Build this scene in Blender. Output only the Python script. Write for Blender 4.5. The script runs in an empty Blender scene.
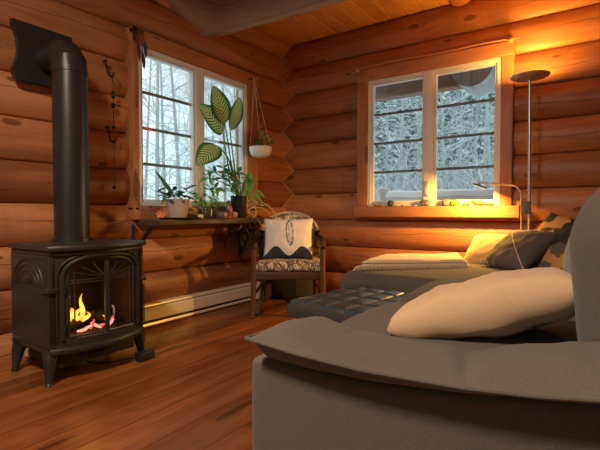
import bpy, math, random
from mathutils import Vector, Matrix, noise as mnoise
random.seed(7)
SC = bpy.context.scene
COL = SC.collection
PI = math.pi
sin, cos, rad = math.sin, math.cos, math.radians
V = Vector

# ------------------------------------------------------------------ camera
YAW = rad(34.1); PITCH = math.atan(13/436.0)
CAM = V((2.634, -3.651, 0.805))
FWD = V((-sin(YAW)*cos(PITCH), cos(YAW)*cos(PITCH), -sin(PITCH)))
RGT = V((cos(YAW), sin(YAW), 0))
cd = bpy.data.cameras.new('camera'); cam = bpy.data.objects.new('camera', cd); COL.objects.link(cam)
cd.sensor_width = 36; cd.lens = 436/600*36; cd.clip_start = .02; cd.clip_end = 300
cam.location = CAM; cam.rotation_euler = (PI/2-PITCH, 0, YAW)
SC.camera = cam
SC.view_settings.view_transform = 'Standard'; SC.view_settings.look = 'None'
SC.view_settings.gamma = 1; SC.view_settings.use_curve_mapping = False
SC.view_settings.exposure = 0.55
SC.cycles.use_denoising = True
SC.cycles.max_bounces = 8; SC.cycles.transparent_max_bounces = 16
SC.cycles.sample_clamp_indirect = 4

# ------------------------------------------------------------------ node helpers
class NT:
    def __init__(s, name):
        s.m = bpy.data.materials.new(name); s.m.use_nodes = True
        s.t = s.m.node_tree; s.t.nodes.clear()
        s.out = s.t.nodes.new('ShaderNodeOutputMaterial')
    def n(s, typ, ins=None, **kw):
        nd = s.t.nodes.new('ShaderNode'+typ)
        for k, v in kw.items(): setattr(nd, k, v)
        for k, v in (ins or {}).items():
            sk = nd.inputs[k]
            if hasattr(v, 'is_output') or isinstance(v, bpy.types.NodeSocket): s.t.links.new(v, sk)
            else:
                if sk.type == 'RGBA' and len(v) == 3: v = (*v, 1)
                sk.default_value = v
        return nd
    def math(s, op, a, b=0.0, c=None):
        d = {0: a, 1: b}
        if c is not None: d[2] = c
        return s.n('Math', d, operation=op).outputs[0]
    def sstep(s, x, lo, hi, a=0.0, b=1.0):
        return s.n('MapRange', {'Value': x, 'From Min': lo, 'From Max': hi, 'To Min': a, 'To Max': b}, interpolation_type='SMOOTHSTEP').outputs[0]
    def mix(s, f, a, b):
        nd = s.t.nodes.new('ShaderNodeMix'); nd.data_type = 'RGBA'
        for i, v in ((0, f), (6, a), (7, b)):
            if isinstance(v, bpy.types.NodeSocket): s.t.links.new(v, nd.inputs[i])
            else: nd.inputs[i].default_value = (*v, 1) if isinstance(v, tuple) and len(v) == 3 else v
        return nd.outputs[2]
    def noise(s, vec, scale, detail=3, rough=.5, dist=0):
        return s.n('TexNoise', {'Vector': vec, 'Scale': scale, 'Detail': detail, 'Roughness': rough, 'Distortion': dist}).outputs['Fac']
    def ramp(s, f, stops):
        nd = s.n('ValToRGB', {'Fac': f}); e = nd.color_ramp.elements
        while len(e) < len(stops): e.new(.5)
        for i, (p, c) in enumerate(stops): e[i].position = p; e[i].color = (*c, 1)
        return nd.outputs[0]
    def vec(s, x, y, z): return s.n('CombineXYZ', {0: x, 1: y, 2: z}).outputs[0]
    def obj(s): return s.n('TexCoord').outputs['Object']
    def lc(s, name='lc'):
        a = s.n('Attribute', attribute_name=name).outputs['Vector']
        x = s.n('SeparateXYZ', {0: a}); return x.outputs[0], x.outputs[1], x.outputs[2]
    def bsdf(s, color, rough=.5, metal=0, bump=None, bstr=.3, bdist=.01, **kw):
        ins = {'Base Color': color, 'Roughness': rough, 'Metallic': metal}
        ins.update({k.replace('_', ' '): v for k, v in kw.items()})
        if bump is not None:
            ins['Normal'] = s.n('Bump', {'Height': bump, 'Strength': bstr, 'Distance': bdist}).outputs[0]
        b = s.n('BsdfPrincipled', ins)
        s.t.links.new(b.outputs[0], s.out.inputs[0]); return s.m

def plain(name, col, rough=.5, metal=0, var=.12, scale=30, bstr=.15, **kw):
    t = NT(name); o = t.obj(); f = t.noise(o, scale, 4)
    c = t.mix(f, tuple(x*(1-var) for x in col), tuple(min(1, x*(1+var)) for x in col))
    return t.bsdf(c, rough, metal, f, bstr, .003, **kw)

def fabric(name, col, weave=900, var=.18, rough=.95, bstr=.25, sheen=.25):
    t = NT(name); o = t.obj()
    f = t.noise(o, weave*.35, 2, .6); g = t.noise(o, 6, 3)
    m = t.math('ADD', t.math('MULTIPLY', f, .65), t.math('MULTIPLY', g, .35))
    c = t.ramp(m, [(.3, tuple(x*(1-var) for x in col)), (.7, tuple(x*(1+var) for x in col))])
    return t.bsdf(c, rough, 0, f, bstr, .002, Sheen_Weight=sheen, Sheen_Roughness=.5, Specular_IOR_Level=.2)

def wood(name, dark, mid, light, rough=.45, knots=1.0, cracks=1.0, rvar=.3, ka=1.5, kb=4.5, grain=55, spec=.4, bstr=.25, worn=0):
    t = NT(name); a, b, i = t.lc()
    ao = t.math('ADD', a, t.math('MULTIPLY', i, 7.31))
    r = t.n('TexWhiteNoise', {'W': i}, noise_dimensions='1D').outputs[0]
    kn = t.n('TexVoronoi', {'Vector': t.vec(t.math('MULTIPLY', ao, ka), t.math('ADD', t.math('MULTIPLY', b, kb), t.math('MULTIPLY', i, 5.7)), 0), 'Scale': 1.0}, voronoi_dimensions='2D')
    kd = kn.outputs['Distance']; kc = t.n('SeparateColor', {0: kn.outputs['Color']}).outputs[0]
    keep = t.math('GREATER_THAN', kc, .45)
    size = t.math('ADD', t.math('MULTIPLY', t.math('SUBTRACT', kc, .42), .15), .012)
    wob = t.noise(t.vec(t.math('MULTIPLY', ao, 20), t.math('MULTIPLY', b, 50), i), 1, 2)
    kd2 = t.math('ADD', kd, t.math('MULTIPLY', t.math('SUBTRACT', wob, .5), .05))
    near = t.math('MULTIPLY', t.sstep(kd, 0, .35, 1, 0), keep)            # grain bends around a knot
    f1 = t.noise(t.vec(t.math('MULTIPLY', ao, 1.3), t.math('ADD', t.math('MULTIPLY', b, 9), t.math('MULTIPLY', near, .9)), t.math('MULTIPLY', i, 3.1)), 1.6, 4, .55, .4)
    f2 = t.noise(t.vec(t.math('MULTIPLY', ao, 2.2), t.math('ADD', t.math('MULTIPLY', b, grain), t.math('MULTIPLY', near, 6)), i), 2.0, 3, .6, .3)
    m = t.math('ADD', t.math('ADD', t.math('MULTIPLY', f1, .62), t.math('MULTIPLY', f2, .38)), t.math('MULTIPLY', t.math('SUBTRACT', r, .5), rvar))
    col = t.ramp(m, [(.25, dark), (.5, mid), (.75, light)])
    kcore = t.math('MULTIPLY', t.math('MULTIPLY', t.sstep(t.math('DIVIDE', kd2, size), .75, 1.1, 1, 0), keep), knots)
    ring = t.math('MULTIPLY', t.math('MULTIPLY', t.sstep(t.math('ABSOLUTE', t.math('SUBTRACT', t.math('DIVIDE', kd2, size), 1.05)), .0, .3, 1, 0), keep), knots*.8)
    col = t.mix(t.math('MULTIPLY', kcore, .75), col, tuple(x*.45 for x in dark))
    col = t.mix(t.math('MULTIPLY', ring, .85), col, tuple(x*.3 for x in dark))
    h = f2
    if cracks:
        path = t.math('SUBTRACT', t.math('MULTIPLY', t.noise(t.vec(t.math('MULTIPLY', ao, 1.1), i, 4.2), 1.0, 4, .6), .16), .08)
        c0 = t.math('MULTIPLY', t.math('SUBTRACT', r, .5), .11)
        d = t.math('ABSOLUTE', t.math('SUBTRACT', t.math('SUBTRACT', b, path), c0))
        msk = t.sstep(t.noise(t.vec(t.math('MULTIPLY', ao, .9), t.math('MULTIPLY', i, 2.7), 9), 1.0, 1), .46, .56)
        ck = t.math('MULTIPLY', t.math('MULTIPLY', t.sstep(d, .0008, .0042, 1, 0), msk), cracks)
        col = t.mix(t.math('MULTIPLY', ck, .85), col, tuple(x*.12 for x in dark))
        h = t.math('SUBTRACT', h, t.math('MULTIPLY', ck, 2.5))
    rg = t.math('ADD', rough-.08, t.math('MULTIPLY', f1, .16))
    if worn:
        w = t.noise(t.vec(t.math('MULTIPLY', a, 3), t.math('MULTIPLY', t.math('ADD', b, i), 3), 0), 1.5, 5, .65)
        rg = t.math('ADD', rg, t.sstep(w, .4, .65, 0, worn))
        col = t.mix(t.sstep(w, .45, .75, 0, .35), col, light)
    return t.bsdf(col, rg, 0, h, bstr, .004, Specular_IOR_Level=spec)

def emis(name, col, strength):
    t = NT(name); e = t.n('Emission', {'Color': col, 'Strength': strength}); t.t.links.new(e.outputs[0], t.out.inputs[0]); return t.m

# ------------------------------------------------------------------ mesh helpers
def new_empty(name, loc=(0, 0, 0), rotz=0, label=None, cat=None, group=None, kind=None, parent=None):
    o = bpy.data.objects.new(name, None); COL.objects.link(o); o.location = loc; o.rotation_euler = (0, 0, rotz)
    o.empty_display_size = .05
    tag(o, label, cat, group, kind)
    if parent: o.parent = parent
    return o
def tag(o, label=None, cat=None, group=None, kind=None):
    for k, v in (('label', label), ('category', cat), ('group', group), ('kind', kind)):
        if v: o[k] = v
    return o
def inv_world(o):
    m = Matrix.Identity(4); chain = []
    while o: chain.append(o); o = o.parent
    for c in reversed(chain):
        m = m @ (Matrix.Translation(c.location) @ c.rotation_euler.to_matrix().to_4x4())
    return m.inverted()

class MB:
    def __init__(s): s.v = []; s.f = []; s.lc = []; s.mi = []; s.cur = 0
    def add(s, vs, fs, lc=None):
        o = len(s.v); s.v += [V(p) for p in vs]
        s.lc += [tuple(c) for c in lc] if lc else [(p[0], p[1], p[2]) for p in vs]
        s.f += [tuple(i+o for i in f) for f in fs]; s.mi += [s.cur]*len(fs); return s
    def grid(s, fn, nu, nv, lc=None, cu=False, cv=False):
        vs = []; ls = []
        for i in range(nu+(0 if cu else 1)):
            for j in range(nv+(0 if cv else 1)):
                vs.append(fn(i/nu, j/nv)); ls.append(lc(i/nu, j/nv) if lc else (i/nu, j/nv, 0))
        W = nv+(0 if cv else 1); H = nu+(0 if cu else 1); fs = []
        for i in range(nu):
            for j in range(nv):
                i2 = (i+1) % H; j2 = (j+1) % W
                fs.append((i*W+j, i2*W+j, i2*W+j2, i*W+j2))
        return s.add(vs, fs, ls)
    def box(s, a, b, r=0, n=3, deform=None, lcid=None, lcaxis=0):
        return s.rbox((V(a)+V(b))/2, V(b)-V(a), r, n, 1, deform, lcid, lcaxis)
    def rbox(s, c, size, r=.0, n=3, flat=1, deform=None, lcid=None, lcaxis=0, rot=None):
        c = V(c); h = V(size)/2; h = V((abs(h.x), abs(h.y), abs(h.z)))
        r = min(r, h.x, h.y, h.z)
        def coords(k):
            if r <= 1e-6: return [-h[k]+2*h[k]*i/flat for i in range(flat+1)]
            inn = h[k]-r; L = [-inn-r*math.tan(PI/4*(1-i/n)) for i in range(n)]
            M = [-inn+2*inn*i/flat for i in range(flat+1)] if inn > 1e-6 else [0.0]
            return L+M+[inn+r*math.tan(PI/4*((i+1)/n)) for i in range(n)]
        cs = [coords(0), coords(1), coords(2)]; idx = {}; vs = []; fs = []; ls = []
        def vid(p):
            k = (round(p[0], 6), round(p[1], 6), round(p[2], 6))
            if k in idx: return idx[k]
            P = V(p)
            if r > 1e-6:
                q = V([max(-(h[i]-r), min(h[i]-r, P[i])) for i in range(3)]); d = P-q
                if d.length > 1e-9: P = q+d.normalized()*r
            if deform: P = V(deform(P, h))
            if rot: P = rot @ P
            idx[k] = len(vs); vs.append(P+c)
            w = P+c; oth = [x for x in range(3) if x != lcaxis]
            ls.append((w[lcaxis], (w[oth[0]]+w[oth[1]])*.7, lcid if lcid is not None else 0)); return idx[k]
        for ax in range(3):
            u, w = [(1, 2), (2, 0), (0, 1)][ax]
            for sg in (-1, 1):
                U, W = cs[u], cs[w]
                for i in range(len(U)-1):
                    for j in range(len(W)-1):
                        q = []
                        for (a, b) in ((i, j), (i+1, j), (i+1, j+1), (i, j+1)):
                            p = [0, 0, 0]; p[ax] = sg*h[ax]; p[u] = U[a]; p[w] = W[b]; q.append(vid(p))
                        fs.append(tuple(q) if sg > 0 else tuple(reversed(q)))
        return s.add(vs, fs, ls)
    def tube(s, pts, rr, n=8, cap=True, flat=None, lcid=0):
        pts = [V(p) for p in pts]; N = len(pts)
        R = rr if isinstance(rr, (list, tuple)) else [rr]*N
        vs = []; ls = []; fs = []; prev = None; L = 0
        for i, p in enumerate(pts):
            tn = (pts[min(i+1, N-1)]-pts[max(i-1, 0)])
            if tn.length < 1e-9: tn = V((0, 0, 1))
            tn.normalize()
            if prev is None:
                up = V((0, 0, 1)) if abs(tn.z) < .9 else V((1, 0, 0))
                x = tn.cross(up).normalized()
            else:
                x = prev-tn*prev.dot(tn)
                if x.length < 1e-6: x = tn.orthogonal()
                x.normalize()
            prev = x; y = tn.cross(x)
            if i: L += (p-pts[i-1]).length
            for k in range(n):
                a = 2*PI*k/n; q = p+(x*cos(a)+y*sin(a)*(flat or 1))*R[i]
                vs.append(q); ls.append((L, R[i]*(a-PI), lcid))
        for i in range(N-1):
            for k in range(n):
                k2 = (k+1) % n; fs.append((i*n+k, i*n+k2, (i+1)*n+k2, (i+1)*n+k))
        if cap: fs.append(tuple(reversed(range(n)))); fs.append(tuple(range((N-1)*n, N*n)))
        return s.add(vs, fs, ls)
    def lathe(s, prof, c=(0, 0, 0), n=24, lcid=0, rot=None):
        c = V(c); vs = []; fs = []; ls = []
        for (r, z) in prof:
            for k in range(n):
                a = 2*PI*k/n; p = V((r*cos(a), r*sin(a), z))
                if rot: p = rot @ p
                vs.append(p+c); ls.append((z, r*a, lcid))
        for i in range(len(prof)-1):
            for k in range(n):
                k2 = (k+1) % n; fs.append((i*n+k, i*n+k2, (i+1)*n+k2, (i+1)*n+k))
        if prof[0][0] > 1e-6: fs.append(tuple(reversed(range(n))))
        if prof[-1][0] > 1e-6: fs.append(tuple(range((len(prof)-1)*n, len(prof)*n)))
        return s.add(vs, fs, ls)
    def prism(s, outline, z0, z1, axis=2):
        """outline: list of 2-D points, extruded along axis"""
        def P(p, z):
            return {2: (p[0], p[1], z), 1: (p[0], z, p[1]), 0: (z, p[0], p[1])}[axis]
        n = len(outline); vs = [P(p, z0) for p in outline]+[P(p, z1) for p in outline]
        fs = [tuple(reversed(range(n))), tuple(range(n, 2*n))]+[(i, (i+1) % n, n+(i+1) % n, n+i) for i in range(n)]
        return s.add(vs, fs)
    def build(s, name, mat, parent=None, world=True, sharp=40, smooth=True, label=None, cat=None, group=None, kind=None, loc=None):
        me = bpy.data.meshes.new(name)
        vs = s.v
        if parent and world:
            m = inv_world(parent); vs = [m @ p for p in vs]
        if loc is not None: vs = [p-V(loc) for p in vs]
        me.from_pydata([tuple(p) for p in vs], [], s.f)
        at = me.attributes.new('lc', 'FLOAT_VECTOR', 'POINT')
        at.data.foreach_set('vector', [x for c in s.lc for x in c])
        mats = mat if isinstance(mat, (list, tuple)) else [mat]
        for m_ in mats: me.materials.append(m_)
        if len(mats) > 1: me.polygons.foreach_set('material_index', s.mi)
        me.validate(); 
        import bmesh
        bm = bmesh.new(); bm.from_mesh(me); bmesh.ops.recalc_face_normals(bm, faces=bm.faces[:]) if s.__dict__.get('recalc', True) else None
        bm.to_mesh(me); bm.free()
        if smooth:
            me.polygons.foreach_set('use_smooth', [True]*len(me.polygons))
            if sharp < 180: me.set_sharp_from_angle(angle=rad(sharp))
        o = bpy.data.objects.new(name, me); COL.objects.link(o)
        if loc is not None: o.location = loc
        if parent: o.parent = parent
        tag(o, label, cat, group, kind); return o

def arc(c, r, a0, a1, n, f):
    return [f(c[0]+r*cos(a0+(a1-a0)*i/n), c[1]+r*sin(a0+(a1-a0)*i/n)) for i in range(n+1)]
def smooth_path(pts, n=6):
    pts = [V(p) for p in pts]; P = [pts[0]]+pts+[pts[-1]]; out = []
    for i in range(1, len(P)-2):
        for k in range(n):
            t = k/n; a, b, c, d = P[i-1], P[i], P[i+1], P[i+2]
            out.append(.5*((2*b)+(c-a)*t+(2*a-5*b+4*c-d)*t*t+(3*b-a-3*c+d)*t**3))
    out.append(pts[-1]); return out
def lerp(a, b, t): return a+(b-a)*t
def interp(x, xs, ys):
    if x <= xs[0]: return ys[0]
    for i in range(len(xs)-1):
        if x <= xs[i+1]: return lerp(ys[i], ys[i+1], (x-xs[i])/(xs[i+1]-xs[i]))
    return ys[-1]

# ------------------------------------------------------------------ materials
LOG = wood('log_wood', (.20, .066, .028), (.37, .138, .058), (.51, .215, .095), rough=.42, rvar=.5, ka=2.3, kb=4.6)
TRIMW = wood('trim_wood', (.24, .085, .035), (.40, .16, .065), (.52, .23, .10), rough=.45, cracks=0, rvar=.15, ka=1.1, kb=7)
FLOORW = wood('floor_wood', (.085, .022, .006), (.185, .052, .013), (.30, .10, .028), rough=.30, rvar=.32, cracks=0, ka=.8, kb=6, spec=.5, bstr=.12, worn=.12)
CEILW = wood('ceiling_wood', (.46, .18, .045), (.62, .27, .07), (.72, .36, .11), rough=.45, cracks=0, rvar=.3, ka=1.2, kb=9)
BEAMW = wood('beam_wood', (.22, .15, .105), (.34, .24, .17), (.45, .33, .24), rough=.6, cracks=.6, rvar=.1)
DARKW = wood('dark_wood', (.028, .016, .011), (.055, .03, .02), (.10, .06, .038), rough=.5, cracks=.5)
CHAIRW = wood('chair_wood', (.045, .019, .009), (.09, .038, .018), (.15, .07, .035), rough=.35, knots=0, cracks=0)
BARKW = wood('bark', (.10, .085, .075), (.19, .17, .155), (.34, .32, .30), rough=.9, cracks=.5)
VINYL = plain('white_vinyl', (.72, .70, .66), .4, var=.03)
MUNT = plain('grey_muntin', (.16, .165, .17), .5)
IRON = plain('cast_iron', (.022, .019, .017), .42, var=.3, scale=120, bstr=.3, Specular_IOR_Level=.55)
IRON2 = plain('black_steel', (.030, .029, .029), .36, .35, var=.15, scale=60)
BLACK = plain('black_plastic', (.012, .012, .012), .45)
HOOKI = plain('wrought_iron', (.035, .03, .03), .5, .5)
HEAT = plain('heater_enamel', (.74, .62, .48), .32, .1, var=.05, scale=8)
SOFA = fabric('sofa_fabric', (.098, .078, .061), var=.22, sheen=.10)
CREAM = fabric('cream_linen', (.54, .35, .20), var=.08, weave=700)
THROW = fabric('throw_wool', (.66, .52, .34), var=.15, weave=260, bstr=.8)
LEATH = plain('black_leather', (.034, .041, .044), .33, var=.15, scale=160, bstr=.08, Specular_IOR_Level=.8)
CHROME = plain('chrome', (.75, .74, .72), .12, 1, var=.02)
NICKEL = plain('brushed_nickel', (.62, .58, .52), .32, .9, var=.05)
CERAM = plain('white_ceramic', (.72, .70, .67), .35, var=.04)
PINKC = plain('blush_ceramic', (.62, .48, .42), .5, var=.1)
BLKPOT = plain('black_pot', (.015, .016, .018), .4)
SOIL = plain('potting_soil', (.03, .02, .012), .95, var=.5, scale=90, bstr=.8)
STEM = plain('green_stem', (.10, .20, .05), .5)
CORD = fabric('jute_cord', (.42, .30, .18), weave=300)
ROOTM = plain('pale_root', (.48, .38, .24), .7, var=.25)
SNOW = plain('snow', (.86, .89, .92), .7, var=.04, scale=3)
def leafmat(name, c1, c2, vein=None, rough=.35):
    t = NT(name); a, b, i = t.lc()
    f = t.noise(t.vec(t.math('MULTIPLY', a, 5), t.math('MULTIPLY', b, 3), i), 1.5, 3)
    c = t.mix(f, c1, c2)
    if vein:
        ab = t.math('ABSOLUTE', b)
        wv = t.math('SINE', t.math('MULTIPLY', t.math('SUBTRACT', t.math('MULTIPLY', a, 11), t.math('MULTIPLY', ab, 3.2)), 6.283))
        nz = t.noise(t.vec(t.math('MULTIPLY', a, 22), t.math('MULTIPLY', b, 9), i), 1.3, 3)
        blot = t.sstep(t.math('ADD', t.math('MULTIPLY', wv, .28), nz), .38, .62)
        inner = t.sstep(ab, .5, .85, 1, 0)
        c = t.mix(t.math('MULTIPLY', t.math('MULTIPLY', blot, inner), .95), c, vein)
        c = t.mix(t.sstep(ab, .02, .06, .7, 0), c, (.35, .5, .18))
    ins = {'Base Color': c, 'Roughness': rough}
    b1 = t.n('BsdfPrincipled', ins); b2 = t.n('BsdfTranslucent', {'Color': c})
    mx = t.n('MixShader', {0: .35}); t.t.links.new(b1.outputs[0], mx.inputs[1]); t.t.links.new(b2.outputs[0], mx.inputs[2])
    t.t.links.new(mx.outputs[0], t.out.inputs[0]); return t.m
DIEF = leafmat('variegated_leaf', (.03, .12, .03), (.07, .20, .04), (.66, .78, .30))
GREEN = leafmat('green_leaf', (.10, .28, .07), (.22, .44, .12))
LIGHTG = leafmat('light_green_leaf', (.24, .46, .11), (.45, .66, .22))
DARKG = leafmat('dark_green_leaf', (.03, .10, .06), (.08, .19, .10))
def glassmat(name, tint=(1, 1, 1), refl=.5, base=.0):
    t = NT(name); fr = t.n('Fresnel', {'IOR': 1.45}).outputs[0]
    g = t.n('BsdfGlossy', {'Color': (1, 1, 1), 'Roughness': .02}); tr = t.n('BsdfTransparent', {'Color': tint})
    mx = t.n('MixShader', {0: t.math('ADD', t.math('MULTIPLY', fr, refl), base)})
    t.t.links.new(tr.outputs[0], mx.inputs[1]); t.t.links.new(g.outputs[0], mx.inputs[2]); t.t.links.new(mx.outputs[0], t.out.inputs[0]); return t.m
GLASS = glassmat('window_glass', (.97, .99, .99), .45)
SGLASS = glassmat('stove_glass', (.85, .82, .80), .8)
JARG = glassmat('jar_glass', (.80, .86, .84), 1.2, .06)

# ------------------------------------------------------------------ log walls
BULGE = .048
def jz(wall, k, s):
    """height of the joint below log k at distance s along the wall from the corner"""
    n = .007*mnoise.noise(V((s*.5, k*3.7, 11 if wall == 'left' else 29)))
    if wall == 'left':
        zc = -.141+.2495*k
        return zc-(zc-.8)*.022*s+n
    return -.018+.2502*k+n
def logsurf(wall, k, s, v):
    z0, z1 = jz(wall, k, s), jz(wall, k+1, s)
    w = 2*v-1
    b = BULGE*(1+.14*mnoise.noise(V((s*.6, k*2.3, 5))))
    k_ = max(0, min(1, 1-s/.22)) if s > -.1 else 0
    b *= 1+.7*k_
    g = b*(1-abs(w)**lerp(2.3, 1.15, k_))**.95
    g += .004*mnoise.noise(V((s*2.5, k*5.1, v*3)))*(1-w*w)
    if v in (0, 1): g -= .022*(1-k_)
    return g, lerp(z0, z1, v)
VV = [0, .014, .05, .11, .19, .28, .38, .5, .62, .72, .81, .89, .95, .986, 1]
NV = len(VV)-1
def log_wall(name, wall, smin, smax, opens, ztop, to_world, seed, extra=()):
    mb = MB(); mb.recalc = False
    cuts = sorted(set([smin, smax]+[e for o in opens for e in (o[0], o[1])]))
    ss = []
    for a, b in zip(cuts[:-1], cuts[1:]):
        n = max(1, int((b-a)/.12)); ss += [a+(b-a)*i/n for i in range(n)]
    ss.append(smax)
    for k in range(0, 12):
        if jz(wall, k, 0) > ztop: break
        vs = []; ls = []; fs = []; id_ = k+seed
        for s in ss:
            for j in range(NV+1):
                g, z = logsurf(wall, k, s, VV[j])
                vs.append(to_world(s, g, min(z, ztop+.03))); ls.append((s, (VV[j]-.5)*.30, id_))
        W = NV+1
        for i in range(len(ss)-1):
            for j in range(NV):
                q = (i*W+j, (i+1)*W+j, (i+1)*W+j+1, i*W+j+1)
                sm = (ss[i]+ss[i+1])/2; zm = sum(vs[x][2] for x in q)/4
                if any(o[0] < sm < o[1] and o[2] < zm < o[3] for o in opens): continue
                fs.append(q)
        mb.add(vs, fs, ls)
    return mb.build(name, LOG, kind='structure', sharp=180)
ZC = 2.485
LW = lambda s, g, z: (g, -s, z)
BW = lambda s, g, z: (s, -g, z)
W1 = (.705, 1.82, .845, 1.925)     # left window (distance from corner), back window below
W2 = (.945, 2.035, .855, 1.965)
log_wall('wall_left', 'left', -.02, 6.3, [(W1[0]-.02, W1[1]+.02, W1[2]-.03, W1[3]+.03)], ZC, LW, 0)
log_wall('wall_back', 'back', -.02, 5.0, [(W2[0]-.02, W2[1]+.02, W2[2]-.03, W2[3]+.03)], ZC, BW, 40)
# plain log walls behind the camera, with a window opening added in the front one for fill daylight
W_FILL = (1.4, 3.2, .8, 2.1)
log_wall('wall_right', 'back', -6.3, .05, [], ZC, lambda s, g, z: (5.0-g, s, z), 80)
log_wall('wall_front', 'back', -.02, 5.0, [W_FILL], ZC, lambda s, g, z: (s, -6.25+g, z), 120)
# caulk line where the two walls' logs meet in the corner
def cpt(z):
    def g(wall):
        for k in range(12):
            if jz(wall, k, 0) <= z < jz(wall, k+1, 0):
                return logsurf(wall, k, 0, (z-jz(wall, k, 0))/(jz(wall, k+1, 0)-jz(wall, k, 0)))[0]
        return 0
    return V((g('left')+.001, -g('back')-.001, z))
MB().tube([cpt(.02+i*.0205) for i in range(119)], .0045, 6).build('trim_1', plain('caulk', (.50, .32, .19), .6), kind='structure')

# ------------------------------------------------------------------ floor, ceiling
mb = MB()
x = -.1; i = 0
edges = [-.02]
while edges[-1] < 5.1: edges.append(edges[-1]+random.uniform(.165, .195))
edges = sorted([e for e in edges if not 1.05 < e < 1.66]+[1.18, 1.365, 1.545])
for a, b in zip(edges[:-1], edges[1:]):
    i += 1; g = .0016
    def fn(u, v, a=a, b=b): 
        e = min(v, 1-v)*(b-a)
        return (lerp(a+g, b-g, v), lerp(-6.3, .05, u), -.0025 if e < .001 else 0)
    vs = []; 
    mb.grid(fn, 12, 4, lc=lambda u, v, a=a, b=b, i=i: (lerp(-6.3, .05, u), (v-.5)*(b-a), i+.37))
mb.box((-.1, -6.3, -.04), (5.1, .1, -.004), lcid=99)
FLOOR = mb.build('floor', FLOORW, kind='structure', sharp=30)
mb = MB(); x = -.1; i = 0
while x < 5.1:
    i += 1; w = .138; g = .003
    pts = [(x, ZC+.012), (x+.004, ZC+.004), (x+.010, ZC), (x+w-.010, ZC), (x+w-.004, ZC+.004), (x+w, ZC+.012)]
    mb.grid(lambda u, v, pts=pts: (pts[round(v*5)][0], lerp(-6.3, .1, u), pts[round(v*5)][1]), 10, 5, lc=lambda u, v, i=i: (lerp(-6.3, .1, u), (v-.5)*.138, i+.6))
    x += w
mb.box((-.1, -6.3, ZC+.02), (5.1, .1, ZC+.06), lcid=7)
mb.recalc = True
mb.build('ceiling', CEILW, kind='structure', sharp=25)

# ceiling beam: hewn flat along its length, left round where it lies on the wall log
mb = MB()
def beam(u, v):
    x = lerp(-.12, 5.0, u**1.6)
    fl = max(0, 1-max(0, x-.02)/.17); fl = fl*fl*(3-2*fl)
    # closed section, v from near top, round the bottom, to far top
    o_ = -.045*max(0, 1-x)
    sq = [(a_+o_, b_) for a_, b_ in ((-1.155, 2.52), (-1.153, 2.40), (-1.150, 2.30), (-1.147, 2.225), (-1.138, 2.195), (-1.10, 2.194), (-1.066, 2.196), (-1.060, 2.22), (-1.058, 2.33), (-1.055, 2.52))]
    rd = [(-1.90, 2.54), (-1.64, 2.375), (-1.52, 2.335), (-1.37, 2.275), (-1.21, 2.19), (-1.17, 2.183), (-1.13, 2.19), (-1.105, 2.25), (-1.10, 2.36), (-1.10, 2.52)]
    j = round(v*9)
    return (x, lerp(sq[j][0], rd[j][0], fl), lerp(sq[j][1], rd[j][1], fl))
mb.grid(beam, 48, 9, lc=lambda u, v: (u*5, v*.5, 3.3))
mb.build('ceiling_beam', BEAMW, sharp=35, kind='structure')
mb = MB(); mb.tube([(1.722, -6.2+6.23*i/12, 2.545) for i in range(13)], .108, 20, lcid=5)
mb.build('ceiling_joist', LOG, kind='structure')

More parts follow.
